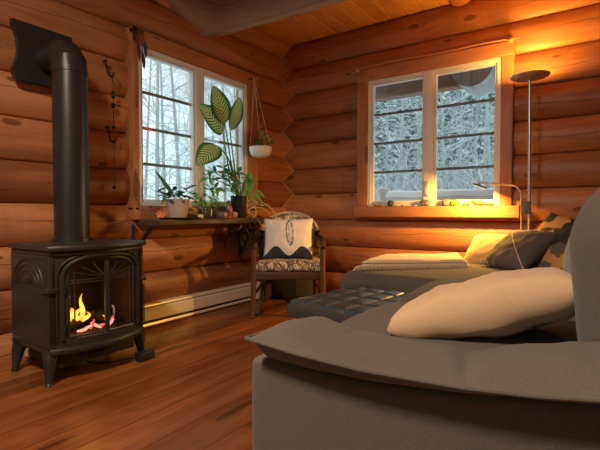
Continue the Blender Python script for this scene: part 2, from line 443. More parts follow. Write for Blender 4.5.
# ------------------------------------------------------------------ windows
def window(name, trimname, W, mapf, handle=True, over=.0, cw=(.118, .118)):
    s0, s1, z0, z1 = W
    root = new_empty(name, mapf((s0+s1)/2, 0, z0), kind='structure')
    def bx(mb, a, d0, z, b, d1, zz, r=.004, lcid=0, lcaxis=0):
        p, q = mapf(a, d0, z), mapf(b, d1, zz)
        lo = [min(p[i], q[i]) for i in range(3)]; hi = [max(p[i], q[i]) for i in range(3)]
        mb.box(lo, hi, r, 2, lcid=lcid, lcaxis=lcaxis)
    ha = 1 if mapf(1, 0, 0)[1] else 0     # axis of the wall
    fw = .030
    mb = MB()
    bx(mb, s0, .0, z0, s0+fw, .080, z1); bx(mb, s1-fw, .0, z0, s1, .080, z1)
    bx(mb, s0, .0, z1-fw, s1, .0795, z1); bx(mb, s0, .0, z0, s1, .0795, z0+fw)
    mid = (s0+s1)/2
    bx(mb, mid-.040, .0, z0+.01, mid+.040, .081, z1-.01)
    mb.build('window_frame', VINYL, root)
    for a, b in ((s0+fw, mid-.040), (mid+.040, s1-fw)):
        sw = .017
        mb = MB()
        bx(mb, a, .022, z0+fw, a+sw, .068, z1-fw, .003); bx(mb, b-sw, .022, z0+fw, b, .068, z1-fw, .003)
        bx(mb, a, .022, z1-fw-sw, b, .0675, z1-fw, .003); bx(mb, a, .022, z0+fw, b, .0675, z0+fw+sw, .003)
        sa = mb.build('sash', VINYL, root)
        ga, gb, gz0, gz1 = a+sw, b-sw, z0+fw+sw, z1-fw-sw
        mb = MB(); bx(mb, ga-.004, .044, gz0-.004, gb+.004, .048, gz1+.004, 0)
        mb.build('pane', GLASS, sa)
        for k in (1, 2, 3):
            zz = lerp(gz0, gz1, k/4)
            mb = MB(); bx(mb, ga, .032, zz-.0105, gb, .043, zz+.0105, .002); mb.build('muntin', MUNT, sa)
    if handle:
        mb = MB(); p = [mapf(mid, .08, z0+.08), mapf(mid, .097, z0+.09), mapf(mid+.004, .104, z0+.13), mapf(mid+.008, .097, z0+.20)]
        mb.tube(smooth_path(p, 4), .011, 8, flat=.6); mb.build('window_handle', VINYL, root)
    # wooden casing boards + jamb
    tr = new_empty(trimname, mapf((s0+s1)/2, .05, z0), kind='structure')
    mb = MB(); bx(mb, s0-cw[0], -.02, z0-.03, s0+.002, .088, z1+.012, .006, 1.3, 2); mb.build('casing_board', TRIMW, tr)
    mb = MB(); bx(mb, s1-.002, -.02, z0-.03, s1+cw[1], .088, z1+.012, .006, 2.6, 2); mb.build('casing_board', TRIMW, tr)
    mb = MB(); bx(mb, s0-cw[0]-.004, -.02, z1, s1+cw[1]+.004, .094, z1+.105, .008, 3.9, ha); mb.build('header_board', TRIMW, tr)
    mb = MB(); bx(mb, s0-cw[0]-over, -.02, z0-.095, s1+cw[1]+over*3,   .128 if over > 0 else .088, z0-.002, .010, 5.2, ha); mb.build('sill_board', TRIMW, tr)
    mb = MB()
    bx(mb, s0-.03, -.05, z0-.04, s0+.001, .01, z1+.04, 0, 8, 2); bx(mb, s1-.001, -.05, z0-.04, s1+.03, .01, z1+.04, 0, 9, 2)
    bx(mb, s0-.03, -.05, z1-.001, s1+.03, .01, z1+.04, 0, 10, ha); bx(mb, s0-.03, -.05, z0-.04, s1+.03, .01, z0+.001, 0, 11, ha)
    mb.build('jamb', TRIMW, tr)
    return root
window('window_1', 'trim_2', W1, LW, cw=(.135, .042))
window('window_2', 'trim_3', W2, BW, over=.02, cw=(.104, .083))
window('window_fill', 'trim_fill', W_FILL, lambda s, g, z: (s, -6.25+g, z), False)  # added window out of view, lets fill daylight into the room

# ------------------------------------------------------------------ world and lights
w = bpy.data.worlds.new('world'); SC.world = w; w.use_nodes = True
nt = w.node_tree; nt.nodes.clear()
tc = nt.nodes.new('ShaderNodeTexCoord'); sp = nt.nodes.new('ShaderNodeSeparateXYZ'); rp = nt.nodes.new('ShaderNodeValToRGB')
bg = nt.nodes.new('ShaderNodeBackground'); ou = nt.nodes.new('ShaderNodeOutputWorld')
nt.links.new(tc.outputs['Generated'], sp.inputs[0]); nt.links.new(sp.outputs[2], rp.inputs[0])
rp.color_ramp.elements[0].position = 0; rp.color_ramp.elements[0].color = (.66, .88, .90, 1)
rp.color_ramp.elements[1].position = .6; rp.color_ramp.elements[1].color = (.74, .90, .96, 1)
nt.links.new(rp.outputs[0], bg.inputs[0]); bg.inputs[1].default_value = 1.0
nt.links.new(bg.outputs[0], ou.inputs[0])
def light(name, typ, loc, energy, color, rot=(0, 0, 0), size=.1, size_y=None, portal=False, spot=None, parent=None, spread=None):
    l = bpy.data.lights.new(name, typ); o = bpy.data.objects.new(name, l); COL.objects.link(o)
    l.energy = energy; l.color = color
    if typ == 'AREA':
        l.size = size
        if size_y: l.shape = 'RECTANGLE'; l.size_y = size_y
        else: l.shape = 'DISK'
        if portal: l.cycles.is_portal = True
        if spread: l.spread = spread
    else: l.shadow_soft_size = size
    if spot: l.spot_size = spot[0]; l.spot_blend = spot[1]
    o.location = loc; o.rotation_euler = rot
    return o
def win_portal(W, mapf, rot):
    light('window_portal', 'AREA', mapf((W[0]+W[1])/2, -.1, (W[2]+W[3])/2), 1, (1, 1, 1), rot, W[1]-W[0], W[3]-W[2], True)
win_portal(W1, LW, (PI/2, 0, PI/2+PI))
win_portal(W2, BW, (PI/2, 0, PI+PI))
win_portal(W_FILL, lambda s, g, z: (s, -6.25+g, z), (PI/2, 0, PI))

# unseen ceiling lamp added behind the camera as warm fill light
t = new_empty('ceiling_fill_lamp', (1.65, -4.0, ZC), label='added round ceiling fill lamp with a frosted diffuser behind the viewer', cat='lamp')
MB().lathe([(.20, 0), (.205, -.01), (.20, -.03), (.17, -.03)], (1.65, -4.0, ZC), 32).build('rim', NICKEL, t)
MB().lathe([(.185, -.03), (.18, -.05), (.14, -.075), (.07, -.088), (0.0001, -.09)], (1.65, -4.0, ZC), 32).build('diffuser', emis('fill_diffuser', (1, .78, .52), 3), t)
light('ceiling_fill_light', 'AREA', (1.65, -4.0, ZC-.10), 61, (1, .83, .64), (0, 0, 0), .38)
# ------------------------------------------------------------------ gas stove
SY = -2.40; SX0 = .20
def sfx(y, off=0, hw=.245):
    t = max(-1, min(1, (y-SY)/hw)); return .555+.078*(1-t*t)+off
st = new_empty('stove', (.40, SY, 0), label='black cast iron gas stove on curved legs with a fire behind arched glass doors', cat='stove')
def s_outline(hw, off, back, n=20, rc=.02):
    o = [(back, SY-hw), (back, SY+hw)]
    return [(back, SY+hw), (back, SY-hw)]+[(sfx(SY-hw+2*hw*i/n, off, hw), SY-hw+2*hw*i/n) for i in range(n+1)]
def slab(hw, off, back, z0, z1, bev=.006):
    """plate with the bowed outline and rounded rim"""
    mb = MB(); rows = []
    for dz, ins in ((0, bev), (bev*.3, bev*.3), (bev, 0), (z1-z0-bev, 0), (z1-z0-bev*.3, bev*.3), (z1-z0, bev)):
        rows.append([(p[0], p[1], z0+dz) for p in s_outline(hw-ins, off-ins, back+ins)])
    n = len(rows[0]); vs = [p for r_ in rows for p in r_]; fs = []
    for i in range(len(rows)-1):
        for k in range(n): fs.append((i*n+k, i*n+(k+1) % n, (i+1)*n+(k+1) % n, (i+1)*n+k))
    fs += [tuple(reversed(range(n))), tuple(range((len(rows)-1)*n, len(rows)*n))]
    mb.add(vs, fs); return mb
slab(.262, .030, .185, .622, .650, .010).build('top_plate', IRON, st)
slab(.250, .014, .195, .600, .622, .006).build('top_moulding', IRON, st)
mb = slab(.252, .022, .19, .140, .172, .010); mb.build('base_plate', IRON, st)
mb = MB()
for y in (SY-.243, SY+.243):
    mb.box((SX0, y-.012, .168), (.55, y+.012, .602), .004, 2)
mb.box((SX0, SY-.243, .168), (SX0+.02, SY+.243, .602), .004, 2)
mb.build('side_panel', IRON, st)
# relief on the side panels
for sgn in (-1, 1):
    yy = SY+sgn*.252
    P = lambda x, z: V((x, yy, z))
    mb = MB()
    for r_, rr in ((.125, .009), (.098, .007), (.070, .006)):
        mb.tube([P(.375+cos(a)*r_*1.15, .455+sin(a)*r_) for a in [PI*i/16 for i in range(17)]], rr, 8)
    for k in range(-2, 3):
        a = PI/2+k*.45; mb.tube([P(.375+cos(a)*.012, .455+sin(a)*.012), P(.375+cos(a)*.036, .455+sin(a)*.034), P(.375+cos(a)*.055, .455+sin(a)*.05)], [.006, .011, .003], 8)
    mb.build('relief_arch', IRON, st)
    for z in (.440, .425, .215, .195, .585):
        MB().tube([P(.225, z), P(.53, z)], .005, 8).build('side_moulding', IRON, st)
for sgn in (-1, 1):
    mb = MB()
    y = SY+sgn*.238
    for z0, z1, r_ in ((.172, .43, .020), (.45, .60, .022)): mb.tube([(.552, y, z0), (.552, y, z1)], r_, 14)
    mb.box((.525, y-.028, .428), (.582, y+.028, .452), .005, 2)
    for k in range(-2, 3): mb.tube([(.573, y+k*.008, .20), (.573, y+k*.008, .41)], .0028, 6)
    mb.build('corner_column', IRON, st)
# bowed front frame with an arched opening
OP = .178; ZB = .205; ZS = .475; ZA = .575
def arch(t_, grow=0):
    """outline of the opening, t 0..1 from the left foot over the arch to the right foot"""
    w = OP+grow
    if t_ < .25: return (-w, lerp(ZB, ZS, t_/.25))
    if t_ > .75: return (w, lerp(ZS, ZB, (t_-.75)/.25))
    a = PI-(t_-.25)/.5*PI
    ca, sa = cos(a), sin(a)
    return (w*math.copysign(abs(ca)**.75, ca), ZS+(ZA-ZS+grow)*abs(sa)**.75)
N = 48
mb = MB()
def ff(u, v):
    s_, z_ = arch(u); k = u
    # point on the outer rectangle in the same direction
    if u < .25: o_ = (-.235, z_)
    elif u > .75: o_ = (.235, z_)
    else:
        q = (u-.25)/.5
        if q < .2: o_ = (-.235, lerp(ZS, .602, q/.2))
        elif q > .8: o_ = (.235, lerp(.602, ZS, (q-.8)/.2))
        else: o_ = (lerp(-.235, .235, (q-.2)/.6), .602)
    s2, z2 = lerp(o_[0], s_, v), lerp(o_[1], z_, v)
    return (sfx(SY+s2), SY+s2, z2)
mb.grid(ff, N, 5)
mb.grid(lambda u, v: (sfx(SY+arch(u)[0])-.03*v, SY+arch(u)[0], arch(u)[1]), N, 1)
mb.grid(lambda u, v: (sfx(SY+lerp(-.235, .235, u)), SY+lerp(-.235, .235, u), lerp(.17, ZB, v)), 16, 1)
mb.grid(lambda u, v: (sfx(SY+lerp(-OP, OP, u))-.03*v, SY+lerp(-OP, OP, u), ZB), 16, 1)
mb.build('front_frame', IRON, st, sharp=60)
mb = MB()
for grow, rr, off in ((.022, .010, .004), (.040, .006, .003)):
    mb.tube([(sfx(SY+arch(i/N, grow)[0], off), SY+arch(i/N, grow)[0], arch(i/N, grow)[1]) for i in range(N+1)], rr, 8)
mb.build('arch_moulding', IRON, st)
for side in (-1, 1):
    d = new_empty('door', (.6, SY+side*.09, ZB), parent=st); d.location = V((.6, SY+side*.09, ZB))-V(st.location)
    mb = MB()
    pts = [arch(i/N) for i in range(N+1)]
    half = [p for p in pts if p[0]*side >= 0]
    half = [(max(-OP+.006, min(OP-.006, p[0])), min(p[1], ZA-.006)) for p in half]
    if side < 0: half = half+[(-.006, ZA-.006), (-.006, ZB+.008), (-OP+.006, ZB+.008)]
    else: half = [(.006, ZB+.008), (.006, ZA-.006)]+half+[(.006, ZB+.008)]
    X = lambda s_, o=-.008: sfx(SY+s_, o)
    mb.tube([(X(p[0]), SY+p[0], p[1]) for p in half], .0075, 6)
    for z_ in (.468, .480): mb.tube([(X(side*OP*k/8, -.012), SY+side*OP*k/8, z_) for k in range(9)], .003, 6)
    mb.tube([(X(side*(OP-.03)), SY+side*(OP-.03), ZB+.01), (X(side*(OP-.03)), SY+side*(OP-.03), ZS+.05)], .004, 6)
    for k in range(4):   # fan of bars in the arched top of the door
        a = rad(25+k*22); mb.tube([(X(side*.01+side*cos(a)*q*OP*.95), SY+side*.01+side*cos(a)*q*OP*.95, .485+sin(a)*q*.085) for q in (.15, .5, .95)], .0028, 6)
    mb.build('door_frame', IRON, d)
    for z_ in (.26, .44):
        mb = MB(); mb.tube([(X(side*(OP+.018), .012), SY+side*(OP+.018), z_-.016), (X(side*(OP+.018), .012), SY+side*(OP+.018), z_+.016)], .008, 8)
        mb.build('hinge', IRON2, d)
    mb = MB()
    mb.grid(lambda u, v: (sfx(SY+side*OP*v, -.018), SY+side*OP*v, lerp(ZB, lerp(ZA, ZS+.03, v**3), u)), 6, 8)
    mb.build('glass', SGLASS, d)
mb = MB(); mb.tube([(sfx(SY+.012, .018), SY+.012, .34), (sfx(SY+.012, .03), SY+.012, .325), (sfx(SY+.012, .03), SY+.012, .29)], .005, 8); mb.build('door_handle', NICKEL, st)
FB = plain('firebox_brick', (.06, .035, .025), .9, var=.4, scale=25)
mb = MB()
mb.box((SX0+.02, SY-.20, .172), (SX0+.04, SY+.20, .59)); mb.box((SX0+.03, SY-.21, .172), (.53, SY-.195, .59)); mb.box((SX0+.03, SY+.195, .172), (.53, SY+.21, .59))
mb.box((SX0+.03, SY-.2, .172), (.57, SY+.2, .20)); mb.box((SX0+.03, SY-.2, .585), (.56, SY+.2, .598))
mb.build('firebox', FB, st)
mb = MB(); mb.box((.24, SY-.20, .068), (.56, SY+.20, .142), .008, 2); mb.build('ash_pan', IRON, st)
mb = MB(); mb.box((.561, SY-.10, .085), (.566, SY+.10, .128), .002, 2); mb.tube([(.575, SY-.02, .105), (.585, SY, .105), (.575, SY+.02, .105)], .006, 8); mb.build('ash_pan_door', IRON2, st)
for (sx, sy) in ((1, -1), (1, 1), (-1, -1), (-1, 1)):
    bx_ = .535 if sx > 0 else .235; by = SY+sy*.228
    mb = MB()
    path = smooth_path([(bx_, by, .145), (bx_+sx*.010, by+sy*.010, .11), (bx_+sx*.014, by+sy*.016, .06), (bx_+sx*.018, by+sy*.020, .018), (bx_+sx*.022, by+sy*.024, .0)], 5)
    k = len(path); mb.tube(path, [interp(i/(k-1), [0, .25, .6, .85, 1], [.040, .031, .019, .016, .018]) for i in range(k)], 10)
    mb.build('leg', IRON, st)

# fire: ceramic logs, embers and flames inside
FL = []
LOGM = plain('charred_log', (.05, .035, .028), .95, var=.6, scale=40, bstr=1)
for j, (a, b, r_, lab) in enumerate((((.36, SY-.15, .225), (.38, SY+.15, .235), .036, 'thick charred fire log lying across the back of the stove firebox'),
                                  ((.46, SY-.14, .222), (.43, SY+.01, .265), .027, 'charred fire log on the left side of the stove firebox'),
                                  ((.44, SY+.02, .262), (.47, SY+.14, .222), .026, 'charred fire log on the right side of the stove firebox'))):
    mb = MB(); a = V(a); b = V(b)
    mb.tube([a.lerp(b, i/8)+V((0, 0, .006*sin(i*2.1+j))) for i in range(9)], [r_*(1+.12*sin(i*1.7+j)) for i in range(9)], 10)
    mb.build('fire_log', LOGM, label=lab, cat='log', group='logs in the stove', loc=tuple(a.lerp(b, .5)))
fire = new_empty('fire', (.46, SY-.06, .20), label='yellow gas fire with glowing embers behind the stove glass', cat='fire')
FM = NT('flame'); z_ = FM.n('SeparateXYZ', {0: FM.lc and FM.n('Attribute', attribute_name='lc').outputs['Vector']}).outputs[0]
cl = FM.ramp(z_, [(0, (1, .30, .03)), (.35, (1, .55, .08)), (.75, (1, .42, .04)), (1, (.9, .18, .01))])
e_ = FM.n('Emission', {'Color': cl, 'Strength': 1.7}); FM.t.links.new(e_.outputs[0], FM.out.inputs[0])
def flame(c, h, r_, lean, seed):
    mb = MB(); pts = []; R = []
    for i in range(10):
        t_ = i/9; pts.append((c[0]+.01*sin(t_*5+seed), c[1]+lean*t_*t_+.012*sin(t_*6+seed*2), c[2]+h*t_)); R.append(r_*(.55+1.1*t_*(1-t_)*2)*(1-t_)**.7+.001)
    mb.tube(pts, R, 8, flat=.7)
    mb.lc = [((i//8)/9 if i < 80 else 1, 0, 0) for i in range(len(mb.v))]
    mb.build('flame', FM.m, fire)
for c, h, r_, ln, sd in (((.49, SY-.145, .262), .055, .024, .01, 1), ((.49, SY-.115, .262), .070, .026, .01, 2), ((.50, SY-.085, .262), .068, .022, .005, 4), ((.50, SY-.062, .262), .135, .015, .006, 3), ((.50, SY-.165, .262), .04, .014, -.004, 6), ((.49, SY-.035, .25), .045, .012, .01, 5), ((.50, SY+.07, .24), .022, .008, 0, 6)):
    flame(c, h, r_, ln, sd)
EMB = emis('ember', (1, .14, .08), .9); EMB2 = emis('ember_hot', (1, .38, .30), 1.1)
for k, (dy, z, l_, a_) in enumerate(((-.05, .222, .05, .5), (-.02, .235, .05, 1.4), (.0, .225, .055, -.6), (.03, .22, .045, .2), (.085, .225, .035, 1.2), (.09, .24, .03, 1.6), (-.075, .215, .04, .1))):
    mb = MB(); c = V((.525, SY+dy, z)); d = V((.01, cos(a_)*l_/2, sin(a_)*l_/2))
    mb.tube([c-d, c, c+d], [.005, .0085, .004], 6); mb.build('ember', EMB if k % 2 else EMB2, fire)
light('fire_light', 'POINT', (.48, SY-.06, .34), .5, (1, .45, .12), size=.05)

# flue pipe with mitred elbow and square wall plate
fl_ = new_empty('flue_pipe', (.30, -2.375, .65), label='black steel flue pipe rising from the stove to an elbow at the wall', cat='pipe')
PX, PY, PR = .30, -2.395, .086
mb = MB(); mb.lathe([(PR+.008, .648), (PR+.008, .668), (PR, .67), (PR, 1.56)], (PX, PY, 0), 36); mb.build('pipe', IRON2, fl_)
mb = MB(); ring = []
path = [((PX, PY, 1.55), V((0, 0, 1))), ((PX-.005, PY, 1.60), V((-.38, 0, .92))), ((PX-.035, PY, 1.635), V((-.80, 0, .60))), ((PX-.08, PY, 1.645), V((-1, 0, .0))), ((.10, PY, 1.645), V((-1, 0, 0)))]
vs = []; fs = []; n = 36
for (c, d) in path:
    yv = V((0, 1, 0)); xv = yv.cross(d).normalized()
    for k in range(n):
        a = 2*PI*k/n; vs.append(V(c)+(xv*cos(a)+yv*sin(a))*(PR+.002))
for i in range(len(path)-1):
    for k in range(n): fs.append((i*n+k, i*n+(k+1) % n, (i+1)*n+(k+1) % n, (i+1)*n+k))
mb.add(vs, fs); mb.build('elbow', IRON2, fl_, sharp=20)
mb = MB(); mb.tube([(PX, PY, 1.54), (PX, PY, 1.56)], PR+.004, 36); mb.build('seam_collar', IRON2, fl_)
mb = MB()
cz = 1.655; ol = []
for i in range(13):
    z = 1.50+.31*i/12; ol.append((-2.60+.035*(1-abs(((z-1.545)/.25) % 1*2-1)**2), z))
ol = ol+[(-2.28, 1.81), (-2.28, 1.50)]
mb.prism(ol, .088, .118, 0); mb.build('wall_plate', IRON2, fl_, sharp=30)

# transformer on the floor by the stove leg
t = new_empty('power_adapter', (.60, -2.17, 0), label='small black box on the floor at the right stove leg', cat='adapter')
mb = MB(); mb.rbox((.615, -2.175, .024), (.05, .095, .046), .005, 2); mb.build('body', BLACK, t)
mb = MB(); mb.tube(smooth_path([(.592, -2.20, .02), (.55, -2.24, .008), (.50, -2.33, .006), (.44, -2.40, .02), (.42, -2.42, .07)], 6), .004, 6); mb.build('cord', BLACK, t)

# ------------------------------------------------------------------ baseboard heater
hb = new_empty('baseboard_heater', (.08, -1.2, 0), label='long cream electric baseboard heater along the left log wall', cat='heater')
y0, y1 = -2.50, -.60
def hprof(pts, a, b):
    mb = MB(); mb.prism(pts, a, b, 1); return mb
hprof([(.01, .165), (.062, .165), (.075, .158), (.078, .148), (.070, .150), (.058, .157), (.01, .157)], y0, y1).build('top_cover', HEAT, hb, sharp=25)
hprof([(.072, .140), (.086, .130), (.091, .056), (.080, .048), (.084, .058), (.081, .127), (.069, .136)], y0, y1).build('front_cover', HEAT, hb, sharp=25)
hprof([(.01, .012), (.088, .012), (.092, .020), (.086, .034), (.082, .034), (.086, .022), (.01, .018)], y0, y1).build('bottom_rail', HEAT, hb, sharp=25)
mb = MB()
for i in range(188):
    y = y0+.01+i*.01; mb.box((.03, y, .03), (.072, y+.0012, .145))
mb.build('fins', plain('aluminium_fins', (.35, .33, .31), .4, .8), hb)
mb = MB(); mb.box((.008, y0, .01), (.02, y1, .163), 0); mb.build('back_plate', HEAT, hb)
for y in (y0-.03, y1):
    mb = MB(); mb.box((.008, y, .008), (.096, y+.055, .168), .008, 2); mb.build('end_cap', HEAT, hb)

# ------------------------------------------------------------------ plant shelf under the left window
sh = new_empty('plant_shelf', (.18, -1.3, .71), label='dark rough edged wooden plank shelf below the left window', cat='shelf')
def shdef(P, h):
    n = .012*mnoise.noise(V((P.y*6, P.z*10, 2)))
    if P.x > 0: P.x += n*2; 
    P.z += n*.4
    return P
ZSH = .757
mb = MB(); mb.rbox((.175, -1.235, ZSH-.022), (.27, 1.17, .044), .010, 2, 26, shdef, lcid=2, lcaxis=1); mb.build('plank', DARKW, sh)
for y in (-1.86, -.80):
    mb = MB()
    mb.tube(smooth_path([(.075, y, .40), (.10, y+.01, .50), (.17, y-.01, .60), (.235, y, .68), (.265, y, .715)], 5), [.014]*21, 8)
    mb.tube([(.07, y, .38), (.07, y, .722)], .010, 8)
    mb.build('bracket', HOOKI, sh)
mb = MB()
for i in range(9):
    a = V((.10+.03*random.random(), -.98+.07*i, .70)); p = [a]
    for k in range(5): p.append(p[-1]+V((random.uniform(-.01, .02), random.uniform(-.04, .05), -.05)))
    mb.tube(smooth_path(p, 3), [.012*(1-j/20) for j in range(16)], 6)
mb.build('driftwood_support', DARKW, sh, label='twisted driftwood branches')

# ------------------------------------------------------------------ leaves and plants
def leaf(mb, base, tip, width, up=V((0, 0, 1)), bend=.15, fold=.15, n=8, shape=.9, lid=0):
    base, tip = V(base), V(tip); d = tip-base; L = d.length; dn = d.normalized()
    sd = dn.cross(up)
    if sd.length < 1e-4: sd = dn.orthogonal()
    sd.normalize(); nr = sd.cross(dn).normalized()
    def fn(u, v):
        w = width*.5*(sin(PI*min(1, u**shape*1.0))**.8)*(1 if u < .98 else .2)
        q = v*2-1
        return base+d*u+nr*(bend*L*4*u*(1-u)*.25-fold*w*abs(q)*-1)+sd*(w*q)
    mb.grid(fn, n, 4, lc=lambda u, v: (u, v*2-1, lid))
R_ = random.Random(3)
def bush(mb, c, n, rad_, size, zr=(.0, 1), droop=.3, seed=0, asp=.45):
    rr = random.Random(seed)
    for i in range(n):
        a = rr.uniform(0, 2*PI); el = rr.uniform(*zr); r0 = rad_*rr.uniform(.3, 1)
        p = V(c)+V((cos(a)*r0*cos(el*1.2), sin(a)*r0*cos(el*1.2), r0*sin(el*1.2)*1.1))
        s_ = size*rr.uniform(.7, 1.25); d = V((cos(a+rr.uniform(-.7, .7)), sin(a+rr.uniform(-.7, .7)), rr.uniform(-droop, .5))).normalized()
        leaf(mb, p, p+d*s_, s_*asp, V((rr.uniform(-.4, .4), rr.uniform(-.4, .4), 1)), .2, .2, 5, lid=i)
def pot(prof_r0, prof_r1, h, c, mat, root, n=28, wall=.006):
    MB().lathe([(prof_r0*.92, 0), (prof_r0, .006), (prof_r1, h-.008), (prof_r1+.003, h), (prof_r1-wall, h), (prof_r1-wall-.002, h-.02), (.001, h-.02)], c, n).build('pot', mat, root)
    MB().lathe([(prof_r1-wall-.003, h-.016), (.001, h-.012)], c, n).build('soil', SOIL, root)

# 1 blush pot with a dark spreading plant and one long blade
c = V((.23, -1.615, ZSH+.003))
t = new_empty('potted_plant', c, label='dark leafed plant with one long blade in a pale pot on the shelf', cat='plant')
pot(.062, .080, .135, c, PINKC, t)
mb = MB(); bush(mb, c+V((0, 0, .13)), 46, .10, .085, (.0, .9), .7, 11, .42); mb.build('foliage', DARKG, t)
mb = MB(); leaf(mb, c+V((0, -.02, .13)), c+V((-.04, -.165, .33)), .030, V((1, 0, 0)), .1, .3, 10, lid=5); mb.build('blade', DARKG, t)
# dark tray under it
mb = MB(); mb.lathe([(.11, 0), (.12, .012), (.116, .012), (.108, .004), (.001, .004)], (.24, -1.60, ZSH), 28)
mb.v = [V((p.x, (p.y+1.60)*1.35-1.60, p.z-.0005)) for p in mb.v]
mb.build('plant_tray', BLACK, label='flat black tray under the pale pot on the window shelf', cat='tray', loc=(.24, -1.60, ZSH))
# 2 glass jar with light cuttings
c = V((.25, -1.362, ZSH+.002))
t = new_empty('jar_plant', c, label='light green cuttings growing in a clear glass jar on the window shelf', cat='plant')
MB().lathe([(.045, 0), (.052, .01), (.056, .05), (.050, .085), (.042, .095), (.044, .102), (.039, .102), (.039, .094), (.047, .083), (.052, .05), (.048, .012), (.001, .008)], c, 24).build('jar', JARG, t)
mb = MB()
for i in range(14):
    a = R_.uniform(0, 6.28); p = c+V((cos(a)*.02, sin(a)*.02, .02)); q = c+V((cos(a)*.05, sin(a)*.06, R_.uniform(.09, .17)))
    mb.tube(smooth_path([p, p.lerp(q, .6)+V((0, 0, .03)), q], 3), .002, 5)
mb.build('stems', STEM, t)
mb = MB(); bush(mb, c+V((0, 0, .11)), 64, .105, .055, (-.3, .9), .8, 21, .6); mb.build('foliage', LIGHTG, t)
# 3 black pot with the tall variegated plant
c = V((.24, -1.0, ZSH+.002))
t = new_empty('dumb_cane_plant', c, label='tall plant with four big variegated leaves in a black pot before the left window', cat='plant')
pot(.058, .066, .175, c, BLKPOT, t)
def lw_pt(px, py, x):      # a place on the plane x in front of the window, used to take leaf sizes from the view
    d = FWD+RGT*((px-300)/436)+RGT.cross(FWD)*((225-py)/436); k = (x-CAM.x)/d.x; return CAM+d*k
S = []
mb = MB()
top = c+V((0, 0, .16))
for (b_, m_, x_) in (((225, 124), (231, 162), .32), ((223, 133), (228, 165), .26), ((230, 131), (234, 165), .27), ((218, 146), (228, 158), .33)):
    B = lw_pt(*b_, x_); Mm = lw_pt(*m_, (x_+.24)/2)
    mb.tube(smooth_path([top+V((0, .0, -.04)), top.lerp(Mm, .55), Mm, B], 5), [.009-.005*j/15 for j in range(16)], 7); S.append(B)
mb.build('stem', STEM, t)
for k, (tip, wd, x_, up) in enumerate((((213, 85), .150, .34, (.75, -.6, .1)), ((198, 104), .170, .30, (.75, -.6, .25)), ((240, 97), .115, .26, (.9, -.3, .1)), ((196, 166), .165, .36, (.75, -.55, .35)))):
    mb = MB(); leaf(mb, S[k], lw_pt(*tip, x_), wd, V(up), .25, .22, 14, .85, lid=k*3+1); mb.build('variegated_leaf', DIEF, t)
# leafy companion around the black pot
t = new_empty('umbrella_plant', c+V((.0, -.12, .0)), label='bushy glossy green plant spreading around the black pot on the window shelf', cat='plant')
mb = MB(); tw = MB()
for i, (px, py) in enumerate(((209, 178), (214, 172), (222, 178), (216, 188), (228, 176), (238, 172), (246, 178), (232, 186), (243, 184), (224, 168), (210, 190), (236, 180), (252, 178))):
    P = lw_pt(px, py, R_.uniform(.18, .36)); base = c+V((.045, -.02, .165))
    tw.tube(smooth_path([base, base.lerp(P, .5)+V((0, 0, .03)), P], 4), .0035, 6)
    for k in range(6):
        a = k/6*2*PI+i; d = V((.45*cos(a)+.2, cos(a+1)*.9, sin(a)*.8-.25)).normalized()
        L = R_.uniform(.055, .085); leaf(mb, P, P+d*L, L*.45, V((.6, R_.uniform(-.5, .5), .8)), .2, .15, 6, lid=i*7+k)
mb.build('foliage', GREEN, t); tw.build('stems', STEM, t)
mb = MB(); P = lw_pt(250, 172, .24); leaf(mb, P, lw_pt(246, 196, .28), .10, V((1, -.2, .2)), .2, .2, 10, lid=77); mb.build('broad_leaf', GREEN, t)
t = new_empty('trailing_plant', c+V((0, .12, .0)), label='trailing sprig with pale bare roots hanging off the right end of the window shelf', cat='plant')
mb = MB()
A = lw_pt(243, 197, .25); 
for pts in (((243, 210), (250, 200), (259, 205), (268, 206), (276, 214)), ((245, 212), (252, 208), (262, 208), (270, 214)), ((246, 214), (254, 206), (256, 213), (252, 220)), ((244, 211), (251, 214), (258, 220), (263, 228)), ((248, 206), (256, 202), (264, 203), (272, 209), (274, 216))):
    mb.tube(smooth_path([lw_pt(*p, .27+.02*i) for i, p in enumerate(pts)], 5), .0042, 6)
mb.build('roots', ROOTM, t)
mb = MB()
for (a, b, w_) in (((252, 192), (262, 203), .045), ((255, 190), (265, 198), .04), ((250, 193), (255, 206), .04), ((256, 195), (263, 208), .035), ((246, 190), (252, 198), .05)):
    leaf(mb, lw_pt(*a, .27), lw_pt(*b, .31), w_, V((1, 0, .3)), .2, .2, 6, lid=a[0])
mb.tube(smooth_path([lw_pt(243, 196, .25), lw_pt(248, 189, .26), lw_pt(256, 190, .27), lw_pt(262, 202, .3)], 5), .003, 6)
mb.build('foliage', GREEN, t)
mb = MB()
for i in range(26):
    p0 = V((.24+R_.uniform(-.04, .05), R_.uniform(-1.0, -.86), ZSH-.04-R_.uniform(.0, .22)))
    leaf(mb, p0, p0+V((R_.uniform(-.02, .05), R_.uniform(-.04, .04), -.05)), .022, V((1, 0, .2)), .2, .2, 5, lid=i)
for i in range(5):
    y_ = -.98+.025*i; mb.tube(smooth_path([(.30, y_, ZSH), (.375, y_+.02, ZSH-.02), (.34, y_+.03, ZSH-.12), (.33, y_+.01, ZSH-.26)], 4), .002, 5)
mb.build('hanging_vine', leafmat('dusky_leaf', (.05, .06, .035), (.10, .10, .06)), t)

